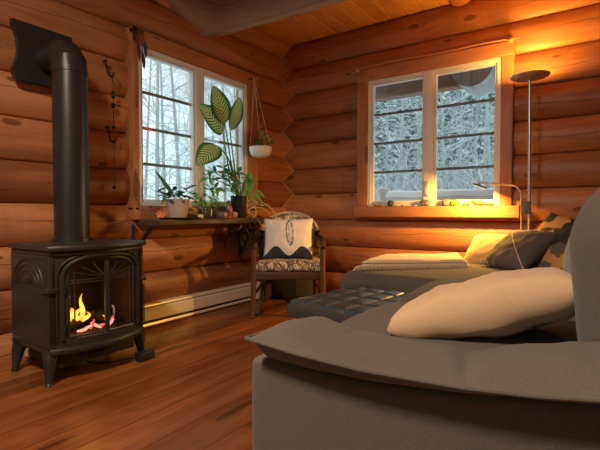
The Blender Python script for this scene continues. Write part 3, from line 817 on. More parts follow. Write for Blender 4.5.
# trinkets on the shelf
t = new_empty('bird_figurine', (.27, -1.17, ZSH), label='upright blue and orange bird figurine on the window shelf', cat='figurine')
cB = V((.29, -1.165, ZSH))
MB().lathe([(.022, 0), (.024, .01), (.014, .015), (.02, .03), (.027, .055), (.023, .085), (.014, .10), (.001, .104)], cB, 16).build('body', plain('orange_glaze', (.42, .16, .07), .3), t)
mb = MB(); mb.rbox(cB+V((.0, -.018, .075)), (.026, .026, .075), .012, 3); mb.build('wing', plain('blue_glaze', (.10, .22, .42), .3), t)
MB().lathe([(.001, 0), (.016, .008), (.02, .02), (.015, .034), (.001, .04)], cB+V((0, -.004, .10)), 14).build('head', plain('blue_glaze_pale', (.18, .32, .5), .3), t)
t = new_empty('flower_trinket', (.25, -1.81, ZSH), label='pink and white artificial flowers at the left end of the window shelf', cat='flowers')
PK = plain('pink_petal', (.80, .30, .22), .6); DK = plain('dark_petal', (.18, .04, .07), .6)
mb = MB(); mb2 = MB(); mb3 = MB()
for (dy, dz, col, s_) in ((.02, .035, 0, .028), (.045, .03, 0, .024), (-.02, .05, 1, .022), (.01, .065, 1, .02), (-.045, .075, 1, .018)):
    q = V((.27, -1.83+dy, ZSH+dz)); m_ = mb2 if col else mb
    for k in range(6):
        a = k/6*6.283; leaf(m_, q, q+V((.35*s_, cos(a)*s_, sin(a)*s_)), s_*.7, V((1, 0, 0)), .3, .2, 4)
    mb3.tube([(.27, -1.82+dy*.3, ZSH), q], .002, 5)
mb.build('petals', PK, t); mb2.build('dark_petals', DK, t, label='dark red petals'); mb3.build('stems', STEM, t)
for (y_, s_, lab, m_) in ((-1.265, .030, 'dark lumpy stone beside the glass jar on the window shelf', plain('dark_stone', (.10, .075, .075), .6)),
                          (-1.455, .018, 'small pale shell left of the glass jar on the window shelf', plain('shell', (.70, .58, .45), .5)),
                          (-1.215, .026, 'mauve crystal between the jar and the bird figurine', plain('crystal', (.28, .20, .24), .4)),
                          (-1.105, .027, 'rosy carved trinket right of the bird figurine on the shelf', plain('rosy', (.48, .22, .16), .5))):
    mb = MB(); mb.rbox((.285, y_, ZSH+s_*.9), (s_*1.7, s_*2, s_*1.9), s_*.7, 3, 1, lambda P, h: P+P.normalized()*.006*mnoise.noise(P*70))
    mb.build(lab.split()[1] if lab.split()[1] in ('crystal',) else ('stone' if 'stone' in lab else 'shell' if 'shell' in lab else 'trinket'), m_, label=lab, cat='ornament', loc=(.285, y_, ZSH))

# hanging planter
hk = lw_pt(257, 80, .10); cP = V((.20, -.672, 1.28))
t = new_empty('hanging_planter', cP, label='white bowl planter hanging on three cords right of the left window', cat='planter')
MB().lathe([(.03, 0), (.065, .006), (.088, .03), (.097, .06), (.099, .092), (.094, .092), (.092, .06), (.083, .032), (.001, .02)], cP, 30).build('bowl', CERAM, t)
MB().lathe([(.092, .07), (.001, .08)], cP, 24).build('soil', SOIL, t)
top = V((.165, -.712, 1.945)); mb = MB()
for a in (2.2, 4.3, .2):
    mb.tube([cP+V((.097*cos(a), .097*sin(a), .088)), top], .0028, 6)
mb.tube([top+V((0, 0, -.01)), top+V((0, 0, .03))], .007, 6)
mb.build('cord', CORD, t)
mb = MB(); mb.tube(smooth_path([(.03, -.71, 1.97), (.15, -.712, 1.965), (.172, -.712, 1.985), (.165, -.712, 1.97)], 4), .005, 6); mb.build('hook', HOOKI, t)
mb = MB(); bush(mb, cP+V((.02, .045, .11)), 46, .085, .055, (-.1, 1.2), .7, 41, .6); mb.build('foliage', GREEN, t)

# hooks and chain on the wall between flue and window, feathers by the window head
t = new_empty('hanging_chain', (.09, -2.03, 1.73), label='thin beaded chain hanging from an iron hook between the flue and left window', cat='chain')
def hook(z, y, nm):
    mb = MB(); mb.tube(smooth_path([(.075, y, z+.05), (.085, y, z), (.095, y+.005, z-.035), (.105, y+.02, z-.045), (.105, y+.035, z-.03), (.10, y+.035, z-.012)], 5), .0055, 8)
    mb.tube([(.06, y-.004, z+.05), (.09, y-.004, z+.05)], .009, 8); mb.build(nm, HOOKI, t)
hook(1.70, -2.045, 'hook'); hook(1.29, -2.035, 'hook')
mb = MB(); mb.tube([(.10, -2.015, 1.66), (.10, -2.013, 1.55), (.098, -2.01, 1.35)], .0025, 6); mb.tube([(.10, -2.01, 1.25), (.098, -2.008, .96)], .002, 6)
mb.build('string', HOOKI, t)
for z in (1.56, 1.53, 1.485, 1.47, 1.34, 1.25, .96):
    MB().lathe([(.001, -.012), (.012, -.004), (.013, .004), (.001, .012)], (.10, -2.013, z), 10).build('bead', BLACK, t)
t = new_empty('hanging_feathers', (.125, -1.80, 2.0), label='dark feathers on cords hanging at the top left corner of the left window', cat='ornament')
mb = MB()
for (y_, z_, l_) in ((-1.85, 1.99, .17), (-1.815, 1.99, .22), (-1.80, 1.98, .13)):
    mb.tube([(.112, y_, 2.01), (.122, y_+.006, z_-l_+.08)], .003, 5)
    leaf(mb, (.122, y_+.006, z_-l_+.10), (.128, y_+.012, z_-l_-.02), .030, V((1, 0, 0)), .1, .1, 6)
mb.build('feathers', plain('feather', (.05, .05, .06), .7), t)
mb = MB(); mb.tube([(.09, -1.872, 2.0), (.135, -1.872, 2.0)], .014, 10); mb.tube([(.12, -1.872, 2.02), (.12, -1.872, 1.93)], .009, 8); mb.tube([(.115, -1.872, 2.005), (.115, -1.79, 2.01)], .006, 6); mb.build('peg', HOOKI, t)
# ------------------------------------------------------------------ upholstered armchair in the corner
PATM = NT('leaf_print_fabric'); o_ = PATM.obj()
vo = PATM.n('TexVoronoi', {'Vector': o_, 'Scale': 13.0}, feature='F1'); vd = vo.outputs['Distance']
vo2 = PATM.n('TexVoronoi', {'Vector': o_, 'Scale': 13.0}, feature='DISTANCE_TO_EDGE').outputs['Distance']
wv = PATM.n('TexWave', {'Vector': o_, 'Scale': 13.0, 'Distortion': 9.0, 'Detail': 2.0, 'Detail Scale': 1.6}).outputs['Fac']
md = PATM.math('SINE', PATM.math('ADD', PATM.math('MULTIPLY', vd, 15), PATM.math('MULTIPLY', wv, 3.0)))
f_ = PATM.math('MAXIMUM', PATM.sstep(md, .25, .55), PATM.sstep(vo2, .07, .03))
cc = PATM.mix(PATM.math('MULTIPLY', f_, .92), (.72, .60, .49), (.070, .036, .022))
cc = PATM.mix(PATM.math('MULTIPLY', PATM.sstep(PATM.noise(o_, 16, 2), .55, .62), .6), cc, (.30, .17, .10))
PAT = PATM.bsdf(cc, .9, 0, PATM.noise(o_, 400, 2), .2, .002)
CH = V((.70, -.955, 0))
ch = new_empty('armchair', CH, YAW, label='low wooden armchair with leaf print upholstery in the room corner', cat='chair')
def B(mb, name, mat, **k): return mb.build(name, mat, ch, world=False, **k)
# local: x to the right seen from the front, y towards the back, z up
for sx in (-1, 1):
    mb = MB(); mb.tube([(sx*.262, .0, .53), (sx*.262, 0, .40), (sx*.262, .0, .30), (sx*.265, -.012, .16), (sx*.272, -.03, .03), (sx*.274, -.035, 0)], [.021, .022, .025, .020, .017, .019], 10, lcid=2); B(mb, 'leg', CHAIRW)
    mb = MB(); mb.tube([(sx*.225, .46, .33), (sx*.228, .50, .20), (sx*.235, .57, 0)], [.024, .022, .018], 10, lcid=3); B(mb, 'leg', CHAIRW)
    mb = MB(); mb.tube(smooth_path([(sx*.262, -.022, .532), (sx*.268, .08, .545), (sx*.278, .22, .555), (sx*.272, .35, .58), (sx*.24, .44, .62)], 5), [.020+.006*sin(i/20*PI) for i in range(21)], 10, flat=.7, lcid=4); B(mb, 'arm', CHAIRW)
    mb = MB(); mb.tube([(sx*.262, .0, .175), (sx*.24, .50, .175)], .012, 8, lcid=5); B(mb, 'stretcher', CHAIRW)
    mb = MB()
    for q in (.09, .17, .25): mb.tube([(sx*.265, q, .35), (sx*.272, q, .548)], .009, 8, lcid=6)
    B(mb, 'arm_spindles', CHAIRW)
mb = MB(); mb.rbox((0, .0, .318), (.53, .035, .058), .008, 2, lcid=7, lcaxis=0); mb.rbox((-.25, .24, .318), (.03, .48, .055), .006, 2, lcid=7.5, lcaxis=1); mb.rbox((.25, .24, .318), (.03, .48, .055), .006, 2, lcid=8, lcaxis=1); mb.rbox((0, .47, .318), (.50, .03, .055), .006, 2, lcid=8.5); B(mb, 'seat_rail', CHAIRW)
def dome(P, h):
    P.z += .022*max(0, 1-(P.x/h.x)**2)*max(0, 1-(P.y/h.y)**2)*(1 if P.z > 0 else 0); return P
mb = MB(); mb.rbox((0, .235, .383), (.525, .50, .078), .036, 4, 10, dome); B(mb, 'seat', PAT)
# wrap-round back
def bk(u, v):
    a = lerp(-1.28, 1.28, u)            # 0 = middle of the back
    hgt = lerp(.575, .795, max(0, cos(a*1.02))**.75)
    # v around the thickness: 0 inner bottom, up, over, outer bottom
    t_ = v
    ri, ro = .205, .262
    if t_ < .42: r_, z = ri, lerp(.40, hgt-.03, t_/.42)
    elif t_ < .58:
        q = (t_-.42)/.16*PI; r_, z = (ri+ro)/2-cos(q)*(ro-ri)/2, hgt-.03+sin(q)*.032
    else: r_, z = ro, lerp(hgt-.03, .40, (t_-.58)/.42)
    lean = (z-.40)*.22
    return (sin(a)*r_*1.05, .28+cos(a)*r_*.95+lean*max(0, cos(a)), z)
mb = MB(); mb.grid(bk, 34, 26); B(mb, 'backrest', PAT, sharp=70)
mb = MB(); mb.tube([(lambda p: V((p[0]*1.02, p[1]+.005, p[2]+.004)))(bk(i/30, .50)) for i in range(31)], .011, 8, lcid=9); B(mb, 'back_piping', fabric('piping_fabric', (.50, .40, .32)))

PM = NT('feather_pillow_fabric'); o_ = PM.obj(); s_ = PM.n('SeparateXYZ', {0: o_}); X_, Z_ = s_.outputs[0], s_.outputs[2]
wave = PM.math('ADD', PM.math('MULTIPLY', PM.math('COSINE', PM.math('MULTIPLY', PM.math('ADD', X_, -.012), 30)), -.036), -.105)
dark = PM.sstep(PM.math('SUBTRACT', Z_, wave), .002, -.002)
# feather outline
ex = PM.math('DIVIDE', PM.math('SUBTRACT', X_, PM.math('ADD', PM.math('MULTIPLY', Z_, -.08), .018)), .026)
ez = PM.math('DIVIDE', PM.math('ADD', Z_, -.045), .098)
rr_ = PM.math('SQRT', PM.math('ADD', PM.math('MULTIPLY', ex, ex), PM.math('MULTIPLY', ez, ez)))
nz = PM.noise(o_, 60, 3)
edge = PM.math('MULTIPLY', PM.sstep(PM.math('ABSOLUTE', PM.math('SUBTRACT', rr_, 1)), .22, .10), PM.sstep(nz, .36, .5))
inside = PM.math('MULTIPLY', PM.sstep(rr_, 1, .9), PM.sstep(PM.noise(o_, 140, 2), .54, .62))
col = PM.mix(PM.math('MULTIPLY', PM.math('MAXIMUM', edge, PM.math('MULTIPLY', inside, .6)), .88), (.88, .80, .74), (.07, .055, .05))
col = PM.mix(dark, col, (.045, .042, .045))
FPIL = PM.bsdf(col, .9, 0, PM.noise(o_, 300, 2), .2, .002)
def pillow(w_, h_, T, n=22, seed=1, wr=.006, pinch=.07, pw=.42, cr=.8):
    """pillow in its own xz plane, thickness along y"""
    mb = MB()
    for sg in (-1, 1):
        def fn(u, v):
            a, b = u*2-1, v*2-1
            x = w_/2*a*(1-pinch*(1-b*b)*abs(a)); z = h_/2*b*(1-pinch*(1-a*a)*abs(b))
            e = max(0, (1-a*a)*(1-b*b)); t_ = T/2*e**pw
            f = wr*mnoise.noise(V((a*3.1+seed, b*3.1, sg*4)))+wr*cr*mnoise.noise(V((a*9+seed, b*2.2, sg*9)))
            return (x, sg*(t_+f*min(1, e*5)), z)
        mb.grid(fn, n, n, lc=lambda u, v: (u, v, sg))
    return mb
def put(mb, name, mat, loc, rot, label, cat, group=None, sharp=180):
    import bmesh
    o = mb.build(name, mat, None, sharp=sharp, label=label, cat=cat, group=group)
    bm = bmesh.new(); bm.from_mesh(o.data); bmesh.ops.remove_doubles(bm, verts=bm.verts[:], dist=.0004); bmesh.ops.recalc_face_normals(bm, faces=bm.faces[:]); bm.to_mesh(o.data); bm.free()
    o.data.polygons.foreach_set('use_smooth', [True]*len(o.data.polygons))
    o.location = loc; o.rotation_euler = rot; return o
put(pillow(.40, .345, .13, seed=3), 'throw_pillow', FPIL, CH+V((cos(YAW)*-.005-sin(YAW)*.175, sin(YAW)*-.005+cos(YAW)*.175, .588)), (rad(-17), 0, YAW+rad(-2)), 'white pillow with a feather drawing and dark wavy base on the armchair', 'pillow')
# dark box behind the chair
t = new_empty('storage_box', (.27, -.27, 0), rad(33), label='dark box on the floor behind the armchair in the corner', cat='box')
mb = MB(); mb.rbox((0, 0, .165), (.40, .24, .32), .012, 2); mb.build('body', plain('charcoal_panel', (.020, .019, .017), .6), t, world=False)
mb = MB(); mb.rbox((0, 0, .333), (.41, .25, .02), .006, 2); mb.build('lid', BLACK, t, world=False)
mb = MB(); mb.rbox((.10, -.122, .15), (.16, .008, .24), .003, 2); mb.build('front_panel', plain('olive_grey_panel', (.06, .055, .042), .7), t, world=False)

# ------------------------------------------------------------------ tufted leather ottoman
OA = rad(-8); OC = V((1.455, -2.01, 0)); ex_ = V((cos(OA), sin(OA), 0)); ey_ = V((-sin(OA), cos(OA), 0))
OW, OD = .53, .57
ot = new_empty('ottoman', OC+ex_*OW/2+ey_*OD/2, OA, label='black leather button tufted ottoman on a chrome frame inside the sofa corner', cat='ottoman')
NX, NY = 5, 4
def tuft(u, v):
    """height of the buttoned top, u v 0..1"""
    a, b = u*NX, v*NY
    fa, fb = abs((a % 1)-.5)*2, abs((b % 1)-.5)*2      # 1 on the seams
    s_ = max(fa, fb); z = -.006*s_**10
    z += .005*(1-fa**2)*(1-fb**2)
    z -= .002*(fa*fb)**6
    z += .0015*mnoise.noise(V((u*7, v*7, 3)))*(1-s_**4)
    e = min(u, 1-u, v, 1-v); z -= .016*max(0, 1-e/.035)**2
    return z
mb = MB()
mb.grid(lambda u, v: ((u-.5)*OW, (v-.5)*OD, .397+tuft(u, v)), 70, 56)
def side(u, v):
    p = u*4; k = int(min(3, p)); q = p-k
    c_ = [(-.5, -.5), (.5, -.5), (.5, .5), (-.5, .5), (-.5, -.5)]
    x, y = lerp(c_[k][0], c_[k+1][0], q), lerp(c_[k][1], c_[k+1][1], q)
    bul = 1+.018*sin(v*PI)
    return (x*OW*bul, y*OD*bul, .381-.062*v)
mb.grid(side, 80, 6); mb.grid(lambda u, v: ((u-.5)*OW, (v-.5)*OD, .319), 4, 4)
mb.build('cushion', LEATH, ot, world=False, sharp=50)
mb = MB()
for y in (-.21, .21):
    mb.tube(smooth_path([(-.245, y, .0), (-.235, y, .012), (-.12, y, .13), (.0, y, .20), (.12, y, .26), (.22, y, .302)], 5), .012, 8, flat=1)
    mb.tube(smooth_path([(.245, y, .0), (.235, y, .012), (.12, y, .13), (.0, y, .20), (-.12, y, .26), (-.22, y, .302)], 5), .012, 8)
for x in (-.20, .20): mb.tube([(x, -.22, .298), (x, .22, .298)], .010, 8)
mb.build('frame', CHROME, ot, world=False)
mb = MB()
for i in range(6): mb.rbox((0, -.21+.084*i, .303), (.42, .04, .006), .002, 1)
mb.build('straps', BLACK, ot, world=False)

# ------------------------------------------------------------------ corner sofa
so = new_empty('corner_sofa', (2.45, -1.7, 0), label='large grey brown fabric corner sofa with padded arm and chaise end', cat='sofa')
def wav(seed, amp, fr=5):
    def f(P, h): 
        d = mnoise.noise(V((P.x*fr+seed, P.y*fr, P.z*fr)))*amp
        return P+P.normalized()*d
    return f
# base boxes
def seam_z(x): return interp(x, [2.0, 2.05, 2.18, 2.31, 2.48, 2.57, 2.64, 2.80, 3.0], [.550, .548, .538, .535, .543, .553, .564, .60, .63])
def lip(x): return interp(x, [2.04, 2.2, 2.4, 2.55, 2.7], [.056, .046, .034, .024, .020])
mb = MB(); wv1 = wav(1, .004)
def panel(P, h):
    P = wv1(P, h)
    if P.z > 0: P.z += (P.z/h.z)*(seam_z(P.x+2.52)-lip(P.x+2.52)+.004-.495)
    return P
mb.rbox((2.52, -2.865, .262), (.98, .17, .466), .016, 3, 24, panel); mb.build('arm_panel', SOFA, so)
mb = MB(); mb.rbox((2.52, -1.68, .18), (.96, 2.24, .29), .02, 2, 6); mb.rbox((1.775, -.955, .175), (.64, .91, .27), .025, 2, 4); mb.build('base', SOFA, so)
for p in ((2.08, -2.9), (2.94, -2.9), (1.52, -1.36), (1.56, -.58), (2.94, -.6)):
    mb = MB(); mb.tube([(p[0], p[1], .05), (p[0], p[1], 0)], [.022, .017], 10); mb.build('leg', BLACK, so)
# arm pad: a long pillow with a welted edge, dipping in the middle
AX0, AX1 = 2.055, 3.0; AY0, AY1 = -2.985, -2.755
def padtop(x): 
    k = interp(x, [2.0, 2.40, 2.455, 2.51, 2.60, 3.0], [.010, .006, .000, .020, .030, .034])
    return k
def arm_edge(u): return lerp(AX0, AX1, u)
mb = MB()
def arm_xy(u, v):
    # rounded plan: the near-left corner is drawn out to a point, the others rounded
    x = lerp(AX0, AX1, u); y = lerp(AY0, AY1, v)
    e = max(0, 1-u/.16); 
    x += .05*e*e*(max(0, (v-.35)/.65))**2 - .004*e*(1-v)**3
    y += .016*sin(PI*min(1, u*2.0))*(1-v)*0
    return x, y
def arm_top(u, v):
    x, y = arm_xy(u, v); q = v
    pr = (1-(1-min(1, q/.55))**2.4) if q < .55 else 1-.35*((q-.55)/.45)**2
    en = 1-(1-min(1, u/.035))**2
    far = max(0, (q-.80)/.20)
    z = seam_z(x)+(padtop(x)*pr+.004+.013*max(0, 1-abs(u-.06)/.10)*pr)*en-.055*far**2
    z += .003*mnoise.noise(V((x*7, y*9, 1)))+.0015*mnoise.noise(V((x*25, y*14, 2)))
    # tucked crease across the pad
    cr = abs(x-(2.452+.12*(v-.5)*-.5)); z -= .010*math.exp(-(cr/.010)**2)*min(1, q*6+.3)
    return (x, y, z)
def arm_bot(u, v):
    x, y = arm_xy(u, v); q = v
    en = 1-(1-min(1, u/.03))**2
    d = lip(x)*(1-(1-min(1, q/.28))**2)*en-.003
    tuck = .012*math.sin(min(1, q/.2)*PI)*0
    return (x, y, seam_z(x)-d-(.055 if q > .8 else 0)*((q-.8)/.2)**2)
mb.grid(arm_top, 150, 40); mb.grid(arm_bot, 80, 24)
mb.build('arm_pad', SOFA, so, sharp=180)
mb = MB()
pts = [V((arm_xy(0, 1-i/8)[0], arm_xy(0, 1-i/8)[1], arm_top(0, 1-i/8)[2])) for i in range(8)]+[V((arm_xy(i/60, 0)[0], AY0-.001, seam_z(arm_xy(i/60, 0)[0])+.001)) for i in range(61)]
mb.tube(pts, .0042, 8); mb.build('arm_welt', SOFA, so)
# seat cushions
def seat(P, h):
    P.z += .030*max(0, 1-(P.x/h.x)**4)*max(0, 1-(P.y/h.y)**2)*(1 if P.z > 0 else 0)
    P.z += .004*mnoise.noise(V((P.x*9, P.y*9, P.z*3+h.y*7))); P.x += .006*mnoise.noise(V((P.y*6, P.z*9, 4)))
    return P
mb = MB(); mb.rbox((2.37, -2.385, .385), (.81, .68, .165), .065, 5, 12, seat); mb.build('seat_cushion', SOFA, so)
mb = MB(); mb.rbox((2.385, -1.735, .396), (.81, .60, .168), .065, 5, 12, seat); mb.build('seat_cushion', SOFA, so)
def chz(P, h):
    if P.z > 0: P.z += .014*max(0, 1-(P.x/h.x)**4)*max(0, 1-(P.y/h.y)**2)
    P.z += .004*mnoise.noise(V((P.x*5, P.y*5, 2))); return P
mb = MB(); mb.rbox((2.09, -.965, .378), (1.38, .97, .165), .065, 5, 14, chz); mb.build('chaise_cushion', SOFA, so)
# back frame and cushions along x = 2.7
mb = MB(); mb.rbox((2.93, -1.68, .46), (.14, 2.30, .72), .05, 3, 6); mb.build('back_frame', SOFA, so)
def bc(P, h):
    k = max(0, 1-(P.y/h.y)**2)*max(0, 1-(P.z/h.z)**2); P.x *= 1+.06*k
    P += P.normalized()*.006*mnoise.noise(V((P.x*5, P.y*5+h.y, P.z*5))); return P
for (yc, wd) in ((-2.46, .62), (-1.80, .62), (-1.05, .84)):
    mb = MB(); mb.rbox((2.775, yc, .655), (.34, wd, .50), .165, 6, 8, bc, rot=Matrix.Rotation(rad(-4), 3, 'Y')); mb.build('back_cushion', SOFA, so)

# ------------------------------------------------------------------ pillows and throw on the sofa
P1 = put(pillow(.45, .34, .155, 34, seed=8, wr=.011, pinch=.02, pw=.30, cr=.25), 'throw_pillow', CREAM, (2.395, -2.415, .553), (rad(-97), rad(-18), rad(7)), 'large plain cream pillow lying against the grey sofa back cushion', 'pillow')
# patchwork
def patch(name, body):
    t = NT(name); o = t.obj(); s = t.n('SeparateXYZ', {0: o}); return t, o, s.outputs[0], s.outputs[2]
t_, o_, X_, Z_ = patch('grey_patchwork', None)
G1, G2, CRM = (.118, .087, .071), (.085, .064, .056), (.52, .40, .30)
def seamline(a, b, c): # distance to a*x+b*z=c
    return t_.math('ABSOLUTE', t_.math('ADD', t_.math('ADD', t_.math('MULTIPLY', X_, a), t_.math('MULTIPLY', Z_, b)), -c))
side_ = t_.math('GREATER_THAN', t_.math('ADD', t_.math('MULTIPLY', X_, .669), t_.math('MULTIPLY', Z_, .743)), .0)
col = t_.mix(side_, G1, G2)
toppatch = t_.math('MULTIPLY', side_, t_.math('GREATER_THAN', t_.math('SUBTRACT', Z_, t_.math('MULTIPLY', X_, .25)), .115)); col = t_.mix(toppatch, col, (.34, .25, .19))
for (a, b, c) in ((.669, .743, .0),): col = t_.mix(t_.sstep(seamline(a, b, c), .004, .002), col, CRM)
dd = t_.n('VectorMath', {0: o_, 1: (.10, 0, -.20)}, operation='DISTANCE').outputs['Value']
col = t_.mix(t_.math('MULTIPLY', t_.sstep(t_.math('ABSOLUTE', t_.math('SUBTRACT', dd, .17)), .004, .002), t_.math('LESS_THAN', t_.math('ADD', X_, Z_), 0.0)), col, (.30, .22, .17))
corner = t_.math('LESS_THAN', t_.math('ADD', X_, Z_), -.255)
lace = t_.mix(t_.sstep(t_.noise(o_, 55, 3, .6), .48, .52), (.40, .32, .27), (.05, .04, .04))
col = t_.mix(corner, col, lace)
PWM = t_.bsdf(col, .9, 0, t_.noise(o_, 350, 2), .2, .002)
pe = V((.30, -.25, 0)).normalized(); pp = V((.25, .30, 0)).normalized(); pu = pp*cos(rad(42))+V((0, 0, 1))*sin(rad(36)); pn = pu.cross(pe)
prot = Matrix((pe, pn, pu)).transposed().to_euler()
put(pillow(.35, .33, .13, 24, seed=15, wr=.006, pinch=.04), 'throw_pillow', PWM, V((2.062, -.80, .49))+pe*.165+pu*.16, prot, 'dark grey patchwork pillow with pale seams and a lacy corner on the chaise', 'pillow')
t_, o_, X_, Z_ = patch('gold_patchwork', None)
ck = t_.n('TexVoronoi', {'Vector': o_, 'Scale': 11.0}, distance='CHEBYCHEV'); sc_ = t_.n('SeparateColor', {0: ck.outputs['Color']}).outputs[0]
col = t_.ramp(sc_, [(0, (.025, .018, .014)), (.34, (.025, .018, .014)), (.36, (.52, .25, .07)), (.68, (.62, .36, .13)), (.70, (.12, .09, .075)), (1, (.12, .09, .075))])
[setattr(n_.color_ramp, 'interpolation', 'CONSTANT') for n_ in t_.t.nodes if n_.type == 'VALTORGB']
GPM = t_.bsdf(col, .85, 0, t_.noise(o_, 350, 2), .2, .002)
put(pillow(.42, .42, .14, 24, seed=25, pinch=.05), 'throw_pillow', GPM, (2.455, -.80, .60), (rad(-34), rad(8), rad(-46)), 'gold and black patchwork pillow behind the dark grey patchwork pillow', 'pillow')
put(pillow(.38, .34, .14, 20, seed=35, pinch=.05), 'throw_pillow', fabric('golden_cotton', (.52, .36, .16)), (2.10, -.585, .545), (rad(-55), 0, rad(-8)), 'golden yellow pillow behind the dark patchwork pillow by the lamp', 'pillow')
put(pillow(.36, .34, .13, 20, seed=45, pinch=.05), 'throw_pillow', fabric('blue_grey_cotton', (.22, .25, .28)), (2.58, -1.13, .575), (rad(-10), 0, rad(-78)), 'blue grey pillow tucked between gold pillow and tall grey cushion', 'pillow')
# folded throw with fringe
TA = V((1.50, -1.37, 0)); TB = V((2.03, -.96, 0)); TD = V((1.86, -.53, 0)); TC = V((1.44, -.86, 0))
zt = .470
tr = new_empty('folded_throw', (TA+TB+TC+TD)/4+V((0, 0, zt)), label='folded cream woven throw with tassel fringe on the chaise', cat='blanket')
def tq(u, v): return TA.lerp(TB, u).lerp(TC.lerp(TD, u), v)
mb = MB()
for L in range(3):
    z0 = zt+.004+L*.0165; 
    def top(u, v, z0=z0, L=L):
        e = min(v, 1-v)*.5; f = min(u, 1-u)*.6
        p = tq(.008*L+u*(1-.02*L), .012*L+v*(1-.03*L)); z = z0+.0155*(1-max(0, 1-e/.022)**2)*(1-max(0, 1-f/.02)**2)
        z += (.006*mnoise.noise(V((u*4, v*5, L)))+.018*(L/2)*max(0, u-.78)*max(0, v-.4)*8*.5)*min(1, e/.02)
        return (p.x, p.y, z)
    mb.grid(top, 44, 30)
    mb.grid(lambda u, v, z0=z0, L=L: (tq(.008*L+u*(1-.02*L), .012*L+v*(1-.03*L)).x, tq(.008*L+u*(1-.02*L), .012*L+v*(1-.03*L)).y, z0), 10, 10)
mb.build('fabric', THROW, tr, sharp=180)
mb = MB()
for i in range(60):
    u = i/59; p = tq(u, 0); d = (TA-TC).normalized()
    mb.tube([p+V((0, 0, zt+.02)), p+d*.008+V((0, 0, zt+.016)), p+d*.010+V((.002*sin(i*3), 0, zt-.004))], [.003, .0042, .0025], 5)
for i in range(14):
    p = tq(0, i/13); d = (TA-TB).normalized()
    mb.tube([p+V((0, 0, zt+.02)), p+d*.014+V((0, 0, zt+.012)), p+d*.03+V((0, .004*sin(i*5), zt-.006))], [.004, .0075, .004], 6)
mb.build('fringe_edging', THROW, tr)

# ------------------------------------------------------------------ floor lamp with reading arm
LX, LY = 2.262, -.28
la = new_empty('floor_lamp', (LX, LY, 0), label='tall nickel floor lamp with glowing uplight disc and a side reading arm', cat='lamp')
MB().lathe([(.13, 0), (.132, .012), (.125, .02), (.02, .026), (.012, .05)], (LX, LY, 0), 32).build('base', NICKEL, la)
MB().tube([(LX+.004, LY, .02), (LX-.014, LY, 1.715)], .0095, 12).build('pole', NICKEL, la)
DC = V((LX-.014, LY, 1.715))
MB().lathe([(.012, -.010), (.06, .0), (.108, .008), (.122, .015), (.124, .021), (.120, .021), (.117, .017), (.001, .014)], DC, 40).build('lamp_dish', NICKEL, la)
MB().lathe([(.112, .0215), (.001, .0225)], DC, 32).build('led_disc', emis('amber_led', (1, .55, .12), 9), la)
light('uplight', 'AREA', DC+V((0, 0, .030)), 9, (1, .46, .065), (PI, 0, 0), .20)
MB().rbox((LX-.026, LY-.002, .835), (.062, .026, .085), .004, 2).build('switch_box', plain('dark_switch', (.08, .07, .06), .5), la)
ax = LX-.052
armp = smooth_path([(ax+.004, LY, .30), (ax, LY, .60), (ax-.002, LY, .88), (ax-.008, LY, .945), (ax-.04, LY-.004, .985), (ax-.09, LY-.006, .995), (ax-.20, LY-.03, 1.006), (ax-.285, LY-.045, 1.022)], 6)
MB().tube(armp, .0062, 10).build('reading_arm', NICKEL, la)
MB().tube([(ax+.004, LY, .30), (LX+.002, LY, .30)], .007, 8).build('arm_clamp', NICKEL, la)
hd = V((ax-.265, LY-.042, .992))
hr = Matrix.Rotation(rad(22), 3, 'Y')
mb = MB(); mb.rbox(hd, (.095, .045, .012), .004, 2, rot=hr); mb.tube([hd+V((-.0, 0, .004)), hd+V((-.012, 0, .032))], .004, 6); hb_ = mb.build('reading_head', plain('dark_bronze', (.06, .05, .042), .45, .5), la, label='dark flat lamp head')
mb = MB(); mb.rbox(hd+hr @ V((0, 0, -.0075)), (.082, .034, .003), .001, 1, rot=hr); mb.build('led_strip', emis('amber_led_strip', (1, .70, .30), 1.2), hb_)
light('reading_light', 'AREA', hd+hr @ V((0, 0, -.012)), 22, (1, .52, .09), (0, rad(20), 0), .08, .035)

# twig curtain rod over the back window
t = new_empty('curtain_rod', (1.45, -.11, 2.07), label='thin twig curtain rod with round wooden ends above the back window', cat='rod')
pts = [(.835, -.118, 2.068), (1.05, -.114, 2.078), (1.25, -.116, 2.083), (1.6, -.112, 2.074), (1.9, -.116, 2.078), (2.16, -.118, 2.066)]
mb = MB(); mb.tube(smooth_path(pts, 5), .0075, 8, lcid=6); mb.build('twig', TRIMW, t)
for x_ in (.862, 2.105):
    mb = MB(); mb.lathe([(.001, -.024), (.016, -.018), (.024, 0), (.018, .017), (.001, .024)], (x_, -.135, 2.055), 16); mb.tube([(x_, -.09, 2.055), (x_, -.135, 2.055)], .009, 8); mb.build('knob', TRIMW, t)

# ornaments on the back window sill
SZ = .8535
def stone(x, y, s, mat, name, label, cat='ornament', seed=0, sq=(1, 1, 1)):
    mb = MB(); mb.rbox((0, 0, s*sq[2]), (s*2*sq[0], s*2*sq[1], s*2*sq[2]), s*min(sq)*.85, 4, 2, lambda P, h: P+P.normalized()*.12*s*mnoise.noise(P/s*1.3+V((seed, 0, 0))))
    o = mb.build(name, mat, label=label, cat=cat, sharp=180); o.location = (x, y, SZ); return o
stone(1.175, -.106, .026, plain('moss_green', (.035, .06, .03), .6), 'ball', 'small dark green ball at the left of the back window sill', seed=1)
stone(1.04, -.106, .014, plain('rose_stone', (.35, .16, .11), .5), 'stone', 'small reddish stone at the far left of the back window sill', seed=2, sq=(1.6, 1, .8))
stone(1.475, -.106, .026, plain('slate', (.13, .12, .13), .55), 'stone', 'pointed grey stone below the middle post of the back window', seed=3, sq=(1.5, .9, 1))
